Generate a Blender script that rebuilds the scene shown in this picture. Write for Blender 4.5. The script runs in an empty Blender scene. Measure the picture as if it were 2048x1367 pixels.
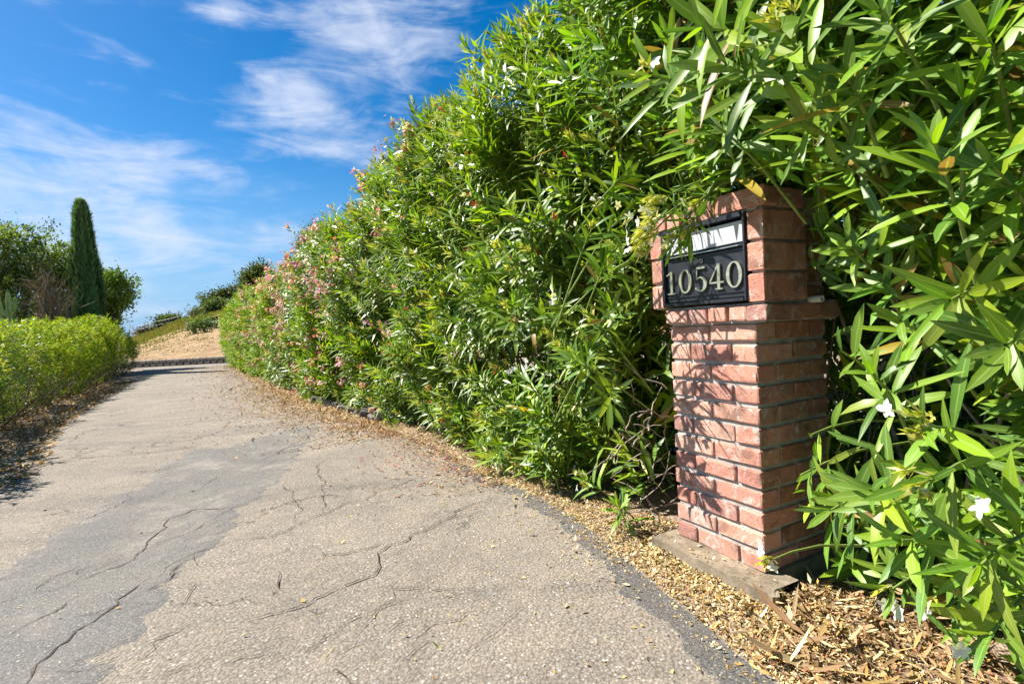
import bpy, bmesh, math, random
import numpy as np
from mathutils import Vector, Matrix, noise as mnoise
R = np.random.default_rng(7)
random.seed(7)
SC = bpy.context.scene
COL = SC.collection

# ------------------------------------------------------------------ camera
FPX, CX, CY = 991.0, 1024.0, 683.5
ROLL, PITCH, CAMH = math.radians(2.812), math.radians(1.623), 0.97
cp, sp = math.cos(PITCH), math.sin(PITCH)
cr, sr = math.cos(ROLL), math.sin(ROLL)
FWD = np.array([0, cp, -sp]); U0 = np.array([0, sp, cp]); R0 = np.array([1., 0, 0])
RGT = cr*R0 - sr*U0; UPV = sr*R0 + cr*U0
CAM = np.array([0, 0, CAMH])
cam_data = bpy.data.cameras.new('camera')
cam_data.sensor_width = 36.0
cam_data.lens = FPX/2048*36
cam_data.clip_start = 0.02; cam_data.clip_end = 3000
cam = bpy.data.objects.new('camera', cam_data); COL.objects.link(cam)
cam.matrix_world = Matrix(((RGT[0], UPV[0], -FWD[0], 0), (RGT[1], UPV[1], -FWD[1], 0), (RGT[2], UPV[2], -FWD[2], CAMH), (0, 0, 0, 1)))
SC.camera = cam

def G(px, py, z=0.02):                      # where the sight line through a pixel meets the level z
    v = FWD + RGT*(px-CX)/FPX - UPV*(py-CY)/FPX
    t = (z-CAMH)/v[2]
    return CAM + t*v
def A(px, py, Y):                           # a far point at distance Y
    v = FWD + RGT*(px-CX)/FPX - UPV*(py-CY)/FPX
    return CAM + v*(Y/v[1])
def project(p):
    v = np.asarray(p)-CAM
    z = v@FWD
    return CX+FPX*(v@RGT)/z, CY-FPX*(v@UPV)/z, z

# ------------------------------------------------------------------ view, world, sun
SC.view_settings.view_transform = 'Standard'
SC.view_settings.look = 'None'
SC.view_settings.exposure = 1.36
SC.view_settings.gamma = 1.0
SC.view_settings.use_curve_mapping = False
SUN_EL = math.radians(47.5)
SUN_DIR = np.array([-math.cos(math.radians(15)), math.sin(math.radians(15)), 0.0])
SUN_VEC = np.array([SUN_DIR[0]*math.cos(SUN_EL), SUN_DIR[1]*math.cos(SUN_EL), math.sin(SUN_EL)])
sun_data = bpy.data.lights.new('sun', 'SUN'); sun_data.energy = 4.9; sun_data.angle = math.radians(0.5)
sun_data.color = (1.0, 0.955, 0.88)
sun = bpy.data.objects.new('sun', sun_data); COL.objects.link(sun)
sun.rotation_euler = Vector(SUN_VEC).to_track_quat('Z', 'Y').to_euler()
sun.location = (-10, -2, 15)

class NT:
    """small node-tree helper"""
    def __init__(s, tree): s.t = tree; s.n = tree.nodes; s.l = tree.links
    def node(s, typ, **kw):
        n = s.n.new(typ)
        for k, v in kw.items(): setattr(n, k, v)
        return n
    def set(s, sock, v):
        if isinstance(v, bpy.types.NodeSocket): s.l.new(v, sock)
        else: sock.default_value = v
    def math(s, op, a, b=None, c=None, clamp=False):
        n = s.node('ShaderNodeMath', operation=op); n.use_clamp = clamp
        s.set(n.inputs[0], a)
        if b is not None: s.set(n.inputs[1], b)
        if c is not None: s.set(n.inputs[2], c)
        return n.outputs[0]
    def mix(s, f, a, b, mode='MIX'):
        n = s.node('ShaderNodeMix', data_type='RGBA', blend_type=mode)
        s.set(n.inputs[0], f)
        s.set(n.inputs[6], a if isinstance(a, bpy.types.NodeSocket) else tuple(a)+(1,) if len(a) == 3 else a)
        s.set(n.inputs[7], b if isinstance(b, bpy.types.NodeSocket) else tuple(b)+(1,) if len(b) == 3 else b)
        return n.outputs[2]
    def noise(s, vec, scale, detail=3, rough=.55, dist=0):
        n = s.node('ShaderNodeTexNoise'); s.set(n.inputs['Scale'], scale)
        n.inputs['Detail'].default_value = detail; n.inputs['Roughness'].default_value = rough; n.inputs['Distortion'].default_value = dist
        if vec is not None: s.l.new(vec, n.inputs['Vector'])
        return n.outputs['Fac']
    def voro(s, vec, scale, feature='F1', rnd=1):
        n = s.node('ShaderNodeTexVoronoi', feature=feature); n.inputs['Scale'].default_value = scale
        n.inputs['Randomness'].default_value = rnd
        if vec is not None: s.l.new(vec, n.inputs['Vector'])
        return n
    def ramp(s, f, stops):
        n = s.node('ShaderNodeValToRGB'); s.set(n.inputs[0], f)
        e = n.color_ramp.elements
        while len(e) < len(stops): e.new(0.5)
        for i, (p, c) in enumerate(stops):
            e[i].position = p; e[i].color = tuple(c)+(1,) if len(c) == 3 else c
        return n.outputs[0]
    def step(s, v, lo, hi):
        n = s.node('ShaderNodeMapRange', interpolation_type='SMOOTHSTEP'); s.set(n.inputs[0], v)
        s.set(n.inputs[1], lo); s.set(n.inputs[2], hi)
        return n.outputs[0]
    def bump(s, h, strength, dist, normal=None):
        n = s.node('ShaderNodeBump'); s.set(n.inputs['Height'], h)
        n.inputs['Strength'].default_value = strength; n.inputs['Distance'].default_value = dist
        if normal is not None: s.l.new(normal, n.inputs['Normal'])
        return n.outputs[0]
    def mapping(s, vec, scale=(1, 1, 1), rot=(0, 0, 0), loc=(0, 0, 0)):
        n = s.node('ShaderNodeMapping'); s.l.new(vec, n.inputs[0])
        n.inputs['Scale'].default_value = scale; n.inputs['Rotation'].default_value = rot; n.inputs['Location'].default_value = loc
        return n.outputs[0]

world = bpy.data.worlds.new('World'); SC.world = world
world.use_nodes = True
w = NT(world.node_tree); w.n.clear()
sky = w.node('ShaderNodeTexSky', sky_type='NISHITA')
sky.sun_disc = False; sky.sun_elevation = SUN_EL
sky.sun_rotation = math.atan2(SUN_VEC[0], SUN_VEC[1])
sky.altitude = 100; sky.air_density = 1.0; sky.dust_density = 0.4; sky.ozone_density = 2.2
tc = w.node('ShaderNodeTexCoord')
hs = w.node('ShaderNodeHueSaturation'); hs.inputs['Saturation'].default_value = 1.5; hs.inputs['Value'].default_value = .82
w.l.new(sky.outputs[0], hs.inputs['Color'])
sep = w.node('ShaderNodeSeparateXYZ'); w.l.new(tc.outputs['Generated'], sep.inputs[0])
az = w.math('ARCTAN2', sep.outputs[0], sep.outputs[1]); el = w.math('ARCSINE', sep.outputs[2])
cmb = w.node('ShaderNodeCombineXYZ'); w.set(cmb.inputs[0], az); w.set(cmb.inputs[1], el)
ae = cmb.outputs[0]
def azel(px, py):
    v = FWD + RGT*(px-CX)/FPX - UPV*(py-CY)/FPX; v = v/np.linalg.norm(v)
    return math.atan2(v[0], v[1]), math.asin(v[2])
mask = None
for (px, py, rx, ry, tilt, amt) in [(60, 400, .34, .17, -8, 1.0), (180, 300, .20, .07, -15, .6), (600, 215, .13, .07, -12, 1.0), (740, 60, .20, .11, 5, 1.0),
        (660, 305, .17, .045, -6, .95), (760, 190, .2, .12, 30, .6), (450, 470, .26, .035, -3, .8), (455, 18, .07, .03, 15, .85), (260, 115, .30, .035, -22, .4),
        (420, 345, .09, .03, -5, .75), (500, 230, .14, .04, 15, .5), (1500, 150, .5, .2, 10, .8), (-600, 200, .5, .15, 0, .8)]:
    a0, e0 = azel(px, py); t = math.radians(tilt)
    da = w.math('SUBTRACT', az, a0); de = w.math('SUBTRACT', el, e0)
    u_ = w.math('DIVIDE', w.math('ADD', w.math('MULTIPLY', da, math.cos(t)), w.math('MULTIPLY', de, math.sin(t))), rx)
    v_ = w.math('DIVIDE', w.math('SUBTRACT', w.math('MULTIPLY', de, math.cos(t)), w.math('MULTIPLY', da, math.sin(t))), ry)
    r2 = w.math('ADD', w.math('MULTIPLY', u_, u_), w.math('MULTIPLY', v_, v_))
    g = w.math('MULTIPLY', w.math('EXPONENT', w.math('MULTIPLY', r2, -1.1)), amt)
    mask = g if mask is None else w.math('MAXIMUM', mask, g)
fib = w.noise(w.mapping(ae, (2.2, 9, 1), (0, 0, math.radians(-14))), 2.0, 8, .62, .9)
puff = w.noise(w.mapping(ae, (1, 1.7, 1)), 7.0, 7, .6, .3)
tex = w.math('ADD', w.math('MULTIPLY', fib, .55), w.math('MULTIPLY', puff, .45))
dens = w.math('ADD', w.math('MULTIPLY', mask, .42), w.math('MULTIPLY', w.math('SUBTRACT', tex, .5), 1.5))
cl = w.step(dens, .10, .62)
thin = w.math('MULTIPLY', w.step(fib, .5, .8), .16)
cloud = w.math('MULTIPLY', w.math('MAXIMUM', cl, thin), .82)
above = w.step(el, 0.0, .05)
cloud = w.math('MULTIPLY', cloud, above)
low = w.step(el, .36, -.02)
blue = w.mix(w.math('MULTIPLY', low, .88), hs.outputs[0], (1.45, 3.0, 5.2))
skycol = w.mix(cloud, blue, (5.0, 5.4, 6.3))
bg = w.node('ShaderNodeBackground'); w.l.new(skycol, bg.inputs[0]); bg.inputs[1].default_value = 0.066
wo = w.node('ShaderNodeOutputWorld'); w.l.new(bg.outputs[0], wo.inputs[0])

# ------------------------------------------------------------------ materials
def new_mat(name):
    m = bpy.data.materials.new(name); m.use_nodes = True
    t = NT(m.node_tree); t.n.clear()
    out = t.node('ShaderNodeOutputMaterial'); p = t.node('ShaderNodeBsdfPrincipled')
    t.l.new(p.outputs[0], out.inputs[0])
    return m, t, p, out
def leaf_mat(name, rough=.4, trans=.3, rib=.5, spec=.5, under=.35):
    m, t, p, out = new_mat(name)
    at = t.node('ShaderNodeAttribute', attribute_name='tint'); uv = t.node('ShaderNodeAttribute', attribute_name='span')
    s = t.node('ShaderNodeSeparateXYZ'); t.l.new(uv.outputs['Vector'], s.inputs[0])
    mid = t.step(t.math('ABSOLUTE', t.math('SUBTRACT', s.outputs[0], .5)), .085, .02)
    base = at.outputs['Color']
    col = t.mix(t.math('MULTIPLY', mid, rib), base, (.42, .5, .16))
    geo = t.node('ShaderNodeNewGeometry')
    pale = t.mix(.5, base, (.20, .28, .10))
    col = t.mix(t.math('MULTIPLY', geo.outputs['Backfacing'], under), col, pale)
    tcn = t.node('ShaderNodeTexCoord')
    nz = t.noise(tcn.outputs['Object'], 60, 2)
    col = t.mix(t.math('MULTIPLY', nz, .35), col, t.mix(.5, col, (.02, .04, .005)))
    blot = t.step(t.noise(tcn.outputs['Object'], 13, 5, .7), .52, .72)
    col = t.mix(t.math('MULTIPLY', blot, .32), col, t.mix(.6, col, (.34, .36, .06)))
    spk = t.step(t.noise(tcn.outputs['Object'], 190, 2, .6), .68, .76)
    col = t.mix(t.math('MULTIPLY', spk, .5), col, (.30, .24, .10))
    t.l.new(col, p.inputs['Base Color']); p.inputs['Roughness'].default_value = rough
    p.inputs['Specular IOR Level'].default_value = spec
    tr = t.node('ShaderNodeBsdfTranslucent')
    t.l.new(t.mix(1.0, col, (1.25, 1.3, .45), 'MULTIPLY'), tr.inputs[0])
    mx = t.node('ShaderNodeMixShader'); mx.inputs[0].default_value = trans
    t.l.new(p.outputs[0], mx.inputs[1]); t.l.new(tr.outputs[0], mx.inputs[2]); t.l.new(mx.outputs[0], out.inputs[0])
    return m
M = {}
M['leaf'] = leaf_mat('oleander_leaf', .42, .35, .7, .40, .30)
M['far_leaf'] = leaf_mat('distant_leaf', .65, .30, .0, .2, .15)
M['dry'] = leaf_mat('dry_leaf', .7, .12, .15, .25, .1)
M['petal'] = leaf_mat('petal', .6, .3, .0, .2, .0)

def simple(name, col, rough=.7, metal=0, nscale=30, namt=.3, bumps=0, bscale=80, coat=0):
    m, t, p, out = new_mat(name)
    tcn = t.node('ShaderNodeTexCoord')
    nz = t.noise(tcn.outputs['Object'], nscale, 4)
    dark = tuple(c*(1-namt) for c in col); lite = tuple(min(1, c*(1+namt)) for c in col)
    t.l.new(t.ramp(nz, [(.3, dark), (.7, lite)]), p.inputs['Base Color'])
    p.inputs['Roughness'].default_value = rough; p.inputs['Metallic'].default_value = metal
    if bumps: t.l.new(t.bump(t.noise(tcn.outputs['Object'], bscale, 4), bumps, .003), p.inputs['Normal'])
    return m
M['bark'] = simple('bark', (.16, .13, .10), .9, 0, 25, .4, .6, 90)
M['cane'] = simple('cane', (.26, .21, .16), .8, 0, 25, .4, .4, 90)
M['twig'] = simple('dead_twig', (.19, .13, .10), .9)
M['green_stem'] = simple('green_stem', (.16, .23, .04), .6)
M['black_metal'] = simple('black_painted_metal', (.018, .020, .026), .38, 0, 40, .35, .1, 150)
M['white_metal'] = simple('aged_white_metal', (.46, .48, .49), .45, 0, 12, .14, .05)
M['brass'] = simple('dull_brass', (.60, .58, .42), .36, .85, 60, .3, .1, 300)
M['steel'] = simple('steel', (.55, .55, .52), .35, .9)
M['galv'] = simple('galvanised_metal', (.20, .22, .24), .5, .6)
M['pvc'] = simple('pvc', (.72, .70, .62), .5, 0, 20, .08)
M['dark_cloth'] = simple('dark_screen_cloth', (.012, .014, .012), .9)
M['wood'] = simple('wooden_rail', (.2, .16, .12), .9)

def stone_like(name, cols, nscale, bstr, bdist, bscale, rough=.9, speck=0, per_object=0.0):
    m, t, p, out = new_mat(name)
    tcn = t.node('ShaderNodeTexCoord'); v = tcn.outputs['Object']
    f = t.noise(v, nscale, 6, .65, .4)
    if per_object:
        oi = t.node('ShaderNodeObjectInfo')
        f = t.math('ADD', f, t.math('MULTIPLY', t.math('SUBTRACT', oi.outputs['Random'], .5), per_object))
    c = t.ramp(f, cols)
    if speck:
        vo = t.voro(v, speck)
        c = t.mix(t.step(vo.outputs['Distance'], .30, .12), c, t.mix(.6, c, (.05, .04, .03)))
    t.l.new(c, p.inputs['Base Color']); p.inputs['Roughness'].default_value = rough
    h = t.math('ADD', t.noise(v, bscale, 5, .7), t.math('MULTIPLY', t.noise(v, bscale*.2, 3), 1.2))
    t.l.new(t.bump(h, bstr, bdist), p.inputs['Normal'])
    return m
M['mortar'] = stone_like('mortar', [(.3, (.24, .225, .20)), (.55, (.38, .365, .33)), (.75, (.52, .50, .46))], 14, .9, .004, 160)
M['slab'] = stone_like('old_concrete', [(.28, (.11, .085, .055)), (.5, (.22, .175, .12)), (.75, (.34, .28, .20))], 11, .9, .003, 220, .92, 160)
M['rubble'] = stone_like('rubble_stone', [(.25, (.07, .065, .06)), (.5, (.17, .15, .125)), (.8, (.32, .29, .25))], 5, .8, .01, 30, .9, 0, .4)
M['block'] = stone_like('wall_block', [(.25, (.24, .21, .17)), (.5, (.36, .32, .26)), (.8, (.46, .41, .34))], 5, .8, .02, 20, .9, 0, .35)

def brick_mat(name, cols, white=.5, dark=.4):
    m, t, p, out = new_mat(name)
    tcn = t.node('ShaderNodeTexCoord'); oi = t.node('ShaderNodeObjectInfo')
    sh = t.node('ShaderNodeVectorMath', operation='ADD'); t.l.new(tcn.outputs['Object'], sh.inputs[0])
    sc = t.node('ShaderNodeVectorMath', operation='SCALE'); t.l.new(oi.outputs['Location'], sc.inputs[0]); sc.inputs['Scale'].default_value = 7.3
    t.l.new(sc.outputs[0], sh.inputs[1]); v = sh.outputs[0]
    base = t.ramp(oi.outputs['Random'], cols)
    n1 = t.noise(v, 18, 5, .65); n2 = t.noise(v, 9, 4, .6, .6); n3 = t.noise(v, 17, 8, .75, 1.2)
    c = t.mix(t.math('MULTIPLY', t.step(n1, .35, .75), .55), base, t.mix(.5, base, (.50, .26, .19)))
    c = t.mix(t.math('MULTIPLY', t.step(n2, .48, .66), dark), c, (.045, .028, .016))
    c = t.mix(t.math('MULTIPLY', t.step(n3, .50, .66), white), c, (.58, .50, .44))
    sand = t.noise(v, 420, 2, .6)
    c = t.mix(t.math('MULTIPLY', t.step(sand, .45, .75), .25), c, (.6, .38, .28))
    pit = t.voro(v, 95); pits = t.step(pit.outputs['Distance'], .26, .10)
    c = t.mix(t.math('MULTIPLY', pits, .6), c, (.05, .025, .02))
    t.l.new(c, p.inputs['Base Color']); p.inputs['Roughness'].default_value = .92
    h = t.math('SUBTRACT', t.math('ADD', sand, t.math('MULTIPLY', t.noise(v, 60, 4, .7), 1.6)), t.math('MULTIPLY', pits, 1.2))
    t.l.new(t.bump(h, .75, .0022), p.inputs['Normal'])
    return m
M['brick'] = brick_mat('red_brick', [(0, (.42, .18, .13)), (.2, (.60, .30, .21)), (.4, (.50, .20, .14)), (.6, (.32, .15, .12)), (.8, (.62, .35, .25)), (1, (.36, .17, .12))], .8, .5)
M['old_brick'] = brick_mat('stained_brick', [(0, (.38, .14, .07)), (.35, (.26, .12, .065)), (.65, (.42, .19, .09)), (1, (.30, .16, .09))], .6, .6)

def asphalt(name, tone, fines, patch=0):
    m, t, p, out = new_mat(name)
    tcn = t.node('ShaderNodeTexCoord'); v = tcn.outputs['Object']
    big = t.noise(v, .55, 5, .6, .5); mid = t.noise(v, 3.2, 6, .65, .6)
    streak = t.noise(t.mapping(v, (.5, 2.4, 1), (0, 0, math.radians(-58))), 1.3, 5, .6, .8)
    vd = t.node('ShaderNodeVectorMath', operation='ADD'); t.l.new(v, vd.inputs[0])
    wob = t.node('ShaderNodeTexNoise'); wob.inputs['Scale'].default_value = 70; t.l.new(v, wob.inputs['Vector'])
    ws = t.node('ShaderNodeVectorMath', operation='SCALE'); t.l.new(wob.outputs['Color'], ws.inputs[0]); ws.inputs['Scale'].default_value = .008
    t.l.new(ws.outputs[0], vd.inputs[1]); vv = vd.outputs[0]
    vo = t.voro(vv, fines); vo2 = t.voro(vv, fines*2.3)
    cellv = t.node('ShaderNodeSeparateXYZ'); t.l.new(vo.outputs['Color'], cellv.inputs[0])
    cell2 = t.node('ShaderNodeSeparateXYZ'); t.l.new(vo2.outputs['Color'], cell2.inputs[0])
    a, b, c_, d_ = tone
    base = t.mix(t.step(big, .35, .65), a, b)
    base = t.mix(t.math('MULTIPLY', t.step(mid, .45, .7), .55), base, c_)
    base = t.mix(t.math('MULTIPLY', t.step(streak, .50, .68), .6), base, d_)
    stone = t.ramp(cellv.outputs[0], [(0, (.075, .065, .06)), (.3, (.19, .165, .14)), (.55, (.30, .25, .20)), (.75, (.23, .235, .24)), (.9, (.42, .36, .29)), (1, (.68, .64, .58))])
    keep = t.step(cellv.outputs[1], .25, .45)
    stonemask = t.math('MULTIPLY', t.step(vo.outputs['Distance'], .52, .32), keep)
    c = t.mix(t.math('MULTIPLY', stonemask, .5 if patch else .78), base, t.mix(.22, stone, base))
    vo3 = t.voro(vv, fines*.42); c3 = t.node('ShaderNodeSeparateXYZ'); t.l.new(vo3.outputs['Color'], c3.inputs[0])
    big_st = t.math('MULTIPLY', t.step(vo3.outputs['Distance'], .30, .20), t.step(c3.outputs[1], .62, .70))
    c = t.mix(t.math('MULTIPLY', big_st, .8), c, t.ramp(c3.outputs[0], [(0, (.11, .09, .08)), (.4, (.33, .27, .21)), (.7, (.26, .27, .28)), (1, (.60, .55, .47))]))
    dirt = t.noise(v, 2.1, 8, .72, 1.0)
    c = t.mix(t.math('MULTIPLY', t.step(dirt, .50, .66), .42), c, t.mix(.35, (.085, .07, .055), c))
    dust = t.noise(t.mapping(v, loc=(9, 4, 0)), 1.6, 8, .7, .8)
    c = t.mix(t.math('MULTIPLY', t.step(dust, .52, .70), .40), c, t.mix(.4, (.42, .345, .25), c))
    c = t.mix(.22, c, t.ramp(cell2.outputs[0], [(0, (.07, .06, .055)), (.5, (.2, .18, .155)), (1, (.42, .38, .32))]))
    gap = t.step(vo.outputs['Distance'], .45, .70)
    c = t.mix(t.math('MULTIPLY', gap, .38), c, (.035, .03, .027))
    # hairline cracks
    wn = t.node('ShaderNodeTexNoise'); wn.inputs['Scale'].default_value = 2.2; wn.inputs['Detail'].default_value = 6; wn.inputs['Roughness'].default_value = .7; t.l.new(v, wn.inputs['Vector'])
    wsc = t.node('ShaderNodeVectorMath', operation='SCALE'); t.l.new(wn.outputs['Color'], wsc.inputs[0]); wsc.inputs['Scale'].default_value = .8
    wad = t.node('ShaderNodeVectorMath', operation='ADD'); t.l.new(v, wad.inputs[0]); t.l.new(wsc.outputs[0], wad.inputs[1])
    cv = t.voro(wad.outputs[0], .8, 'DISTANCE_TO_EDGE')
    ck = t.math('MULTIPLY', t.step(cv.outputs['Distance'], .007, .002), t.step(t.noise(v, 1.1, 2), .46, .58))
    c = t.mix(t.math('MULTIPLY', ck, .75), c, (.03, .026, .022))
    if patch == 1 and name.startswith('grey'):
        pm = t.step(t.math('ADD', t.noise(v, 1.7, 5, .65, .4), t.math('MULTIPLY', t.noise(v, 14, 4, .7), .25)), .60, .84)
        c = t.mix(t.math('MULTIPLY', pm, .85), c, t.mix(.5, (.27, .225, .18), stone))
    fade = t.noise(v, 9, 5, .7); c = t.mix(t.math('MULTIPLY', t.step(fade, .5, .8), .3), c, (.17, .14, .11) if patch else (.36, .28, .20))
    t.l.new(c, p.inputs['Base Color']); p.inputs['Roughness'].default_value = .9
    p.inputs['Specular IOR Level'].default_value = .3
    h = t.math('ADD', t.math('MULTIPLY', t.math('SUBTRACT', 1, vo.outputs['Distance']), keep), t.math('MULTIPLY', cell2.outputs[1], .35))
    h = t.math('SUBTRACT', t.math('ADD', h, t.math('MULTIPLY', mid, .8)), t.math('MULTIPLY', ck, 2))
    t.l.new(t.bump(h, .45 if patch else .85, .004), p.inputs['Normal'])
    return m
M['asphalt'] = asphalt('worn_asphalt', ((.205, .172, .132), (.275, .23, .178), (.33, .265, .19), (.125, .108, .09)), 100)
M['patch'] = asphalt('grey_asphalt_patch', ((.108, .106, .102), (.142, .138, .130), (.185, .165, .135), (.078, .079, .082)), 170, 1)
M['edge'] = asphalt('dark_asphalt_edge', ((.055, .055, .056), (.075, .074, .072), (.10, .095, .09), (.05, .05, .05)), 150, 1)

def soil_mat():
    m, t, p, out = new_mat('dry_soil')
    tcn = t.node('ShaderNodeTexCoord'); v = tcn.outputs['Object']
    f = t.noise(v, 6, 8, .7, .5); c = t.ramp(f, [(.3, (.13, .085, .055)), (.5, (.24, .165, .11)), (.7, (.36, .27, .19))])
    vo = t.voro(v, 120); s = t.node('ShaderNodeSeparateXYZ'); t.l.new(vo.outputs['Color'], s.inputs[0])
    c = t.mix(.45, c, t.ramp(s.outputs[0], [(0, (.08, .05, .035)), (.5, (.25, .17, .12)), (1, (.42, .34, .26))]))
    t.l.new(c, p.inputs['Base Color']); p.inputs['Roughness'].default_value = .95
    h = t.math('ADD', t.math('SUBTRACT', 1, vo.outputs['Distance']), t.math('MULTIPLY', f, 3))
    t.l.new(t.bump(h, .9, .006), p.inputs['Normal']); return m
M['soil'] = soil_mat()
def hill_mat():
    m, t, p, out = new_mat('dry_grass_slope')
    tcn = t.node('ShaderNodeTexCoord'); v = tcn.outputs['Object']
    f = t.noise(v, 1.6, 8, .7, .5); c = t.ramp(f, [(.3, (.20, .11, .045)), (.5, (.34, .21, .095)), (.72, (.46, .33, .17))])
    f2 = t.noise(t.mapping(v, (1, 1, 3)), 9, 6, .75); c = t.mix(t.math('MULTIPLY', t.step(f2, .55, .72), .5), c, (.17, .10, .05))
    t.l.new(c, p.inputs['Base Color']); p.inputs['Roughness'].default_value = .95
    t.l.new(t.bump(t.math('ADD', f, f2), .9, .12), p.inputs['Normal']); return m
M['hill'] = hill_mat()
m, t, p, out = new_mat('crack_dirt')
tcn = t.node('ShaderNodeTexCoord')
t.l.new(t.ramp(t.noise(tcn.outputs['Object'], 22, 5, .7), [(.35, (.022, .018, .015)), (.55, (.07, .055, .042)), (.75, (.22, .16, .10))]), p.inputs['Base Color'])
p.inputs['Roughness'].default_value = 1; M['crack'] = m
m, t, p, out = new_mat('cactus_skin')
tcn = t.node('ShaderNodeTexCoord')
t.l.new(t.ramp(t.noise(tcn.outputs['Object'], 7, 4), [(.35, (.20, .30, .07)), (.7, (.42, .47, .16))]), p.inputs['Base Color']); p.inputs['Roughness'].default_value = .6
M['cactus'] = m

# ------------------------------------------------------------------ object helpers
def prop(o, label=None, cat=None, group=None, kind=None):
    if label: o['label'] = label
    if cat: o['category'] = cat
    if group: o['group'] = group
    if kind: o['kind'] = kind
    return o
def empty(name, loc=(0, 0, 0), rz=0):
    o = bpy.data.objects.new(name, None); COL.objects.link(o); o.location = loc; o.rotation_euler = (0, 0, rz)
    o.empty_display_size = .1
    return o
def link(name, me, mat=None, parent=None):
    o = bpy.data.objects.new(name, me); COL.objects.link(o)
    if mat is not None and not me.materials: me.materials.append(mat)
    if parent is not None: o.parent = parent
    return o
def pymesh(name, verts, faces, mat, parent=None, smooth=False):
    me = bpy.data.meshes.new(name); me.from_pydata([tuple(map(float, v)) for v in verts], [], [tuple(f) for f in faces])
    if smooth: me.polygons.foreach_set('use_smooth', [True]*len(me.polygons))
    me.update()
    return link(name, me, mat, parent)
def raw_mesh(name, V, quads, tint=None, span=None, smooth=True):
    me = bpy.data.meshes.new(name); nv = len(V); nf = len(quads)
    me.vertices.add(nv); me.vertices.foreach_set('co', np.ascontiguousarray(V, dtype=np.float32).ravel())
    me.loops.add(nf*4); me.loops.foreach_set('vertex_index', np.ascontiguousarray(quads, dtype=np.int32).ravel())
    me.polygons.add(nf); me.polygons.foreach_set('loop_start', np.arange(0, nf*4, 4, dtype=np.int32))
    me.polygons.foreach_set('loop_total', np.full(nf, 4, dtype=np.int32))
    me.polygons.foreach_set('use_smooth', np.full(nf, smooth))
    if tint is not None:
        a = me.attributes.new('tint', 'FLOAT_COLOR', 'POINT'); a.data.foreach_set('color', np.c_[tint, np.ones(nv)].astype(np.float32).ravel())
    if span is not None:
        a = me.attributes.new('span', 'FLOAT_VECTOR', 'POINT'); a.data.foreach_set('vector', np.c_[span, np.zeros(nv)].astype(np.float32).ravel())
    me.update(calc_edges=True)
    return me
def norm(v): return v/np.maximum(np.linalg.norm(v, axis=-1, keepdims=True), 1e-9)
def leaf_arrays(base, d, n, L, W, bend, tint, lod):
    """blades: base point, direction, upper-side normal, length, width, droop. lod 0: 8 quads, 1: 2 quads, 2: 1 quad"""
    N = len(base); d = norm(d); side = norm(np.cross(d, n)); n = np.cross(side, d)
    if lod == 0: T = [0, .22, .48, .76, 1.0]; Wd = [.10, .74, 1.0, .80, .03]; cols = 3
    elif lod == 1: T = [0, .45, 1.0]; Wd = [.16, 1.0, .05]; cols = 2
    else: T = [0, .45, 1.0]; Wd = None; cols = 0
    L = L[:, None]; W = W[:, None]; bend = bend[:, None]
    if cols == 0:
        c = base + d*L*.45 - n*bend*L*.2
        V = np.stack([base, c-side*W*.5, base+d*L-n*bend*L, c+side*W*.5], 1)
        span = np.tile(np.array([[.5, 0], [0, .5], [.5, 1], [1, .5]]), (N, 1)); q = np.array([[0, 1, 2, 3]]); k = 4
    else:
        rows = []; sp_ = []
        for t_, w_ in zip(T, Wd):
            c = base + d*L*(t_ - .25*bend*t_*t_) - n*bend*L*t_*t_
            if cols == 3:
                up = n*W*w_*.10
                rows += [c-side*W*w_*.5+up, c, c+side*W*w_*.5+up]; sp_ += [[0, t_], [.5, t_], [1, t_]]
            else:
                rows += [c-side*W*w_*.5, c+side*W*w_*.5]; sp_ += [[0, t_], [1, t_]]
        V = np.stack(rows, 1); k = len(rows); span = np.tile(np.array(sp_), (N, 1)); q = []
        for r in range(len(T)-1):
            for c_ in range(cols-1):
                i = r*cols+c_; q.append([i, i+cols, i+cols+1, i+1])
        q = np.array(q)
    Q = (q[None]+(np.arange(N)*k)[:, None, None]).reshape(-1, 4)
    return V.reshape(-1, 3), Q, np.repeat(tint, k, 0), span
def leaf_object(name, args, lod, mat, parent=None):
    me = raw_mesh(name, *leaf_arrays(*args, lod))
    return link(name, me, mat, parent)
def tube_arrays(pts, rad, n=5):
    pts = np.asarray(pts, float); K = len(pts); tang = norm(np.gradient(pts, axis=0))
    ref = np.array([.31, .2, .93]) if abs(tang[0][2]) < .8 else np.array([1., .1, 0])
    s = norm(np.cross(tang, ref)); u = np.cross(s, tang); a = np.arange(n)/n*2*math.pi
    V = pts[:, None]+np.asarray(rad)[:, None, None]*(np.cos(a)[None, :, None]*s[:, None]+np.sin(a)[None, :, None]*u[:, None])
    q = []
    for i in range(K-1):
        for j in range(n): q.append([i*n+j, i*n+(j+1) % n, (i+1)*n+(j+1) % n, (i+1)*n+j])
    return V.reshape(-1, 3), np.array(q)
def tubes_object(name, tubes, mat, parent=None, n=5):
    VV = []; QQ = []; k = 0
    for pts, rad in tubes:
        V, q = tube_arrays(pts, rad, n); VV.append(V); QQ.append(q+k); k += len(V)
    me = raw_mesh(name, np.concatenate(VV), np.concatenate(QQ))
    return link(name, me, mat, parent)
def wander(p, d, length, K, curl=.25, rise=0.0):
    pts = [np.array(p, float)]; d = np.array(d, float); d /= np.linalg.norm(d)
    for i in range(K):
        d = d+R.normal(0, curl, 3)+np.array([0, 0, rise]); d /= np.linalg.norm(d); pts.append(pts[-1]+d*length/K)
    return np.array(pts)

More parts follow.
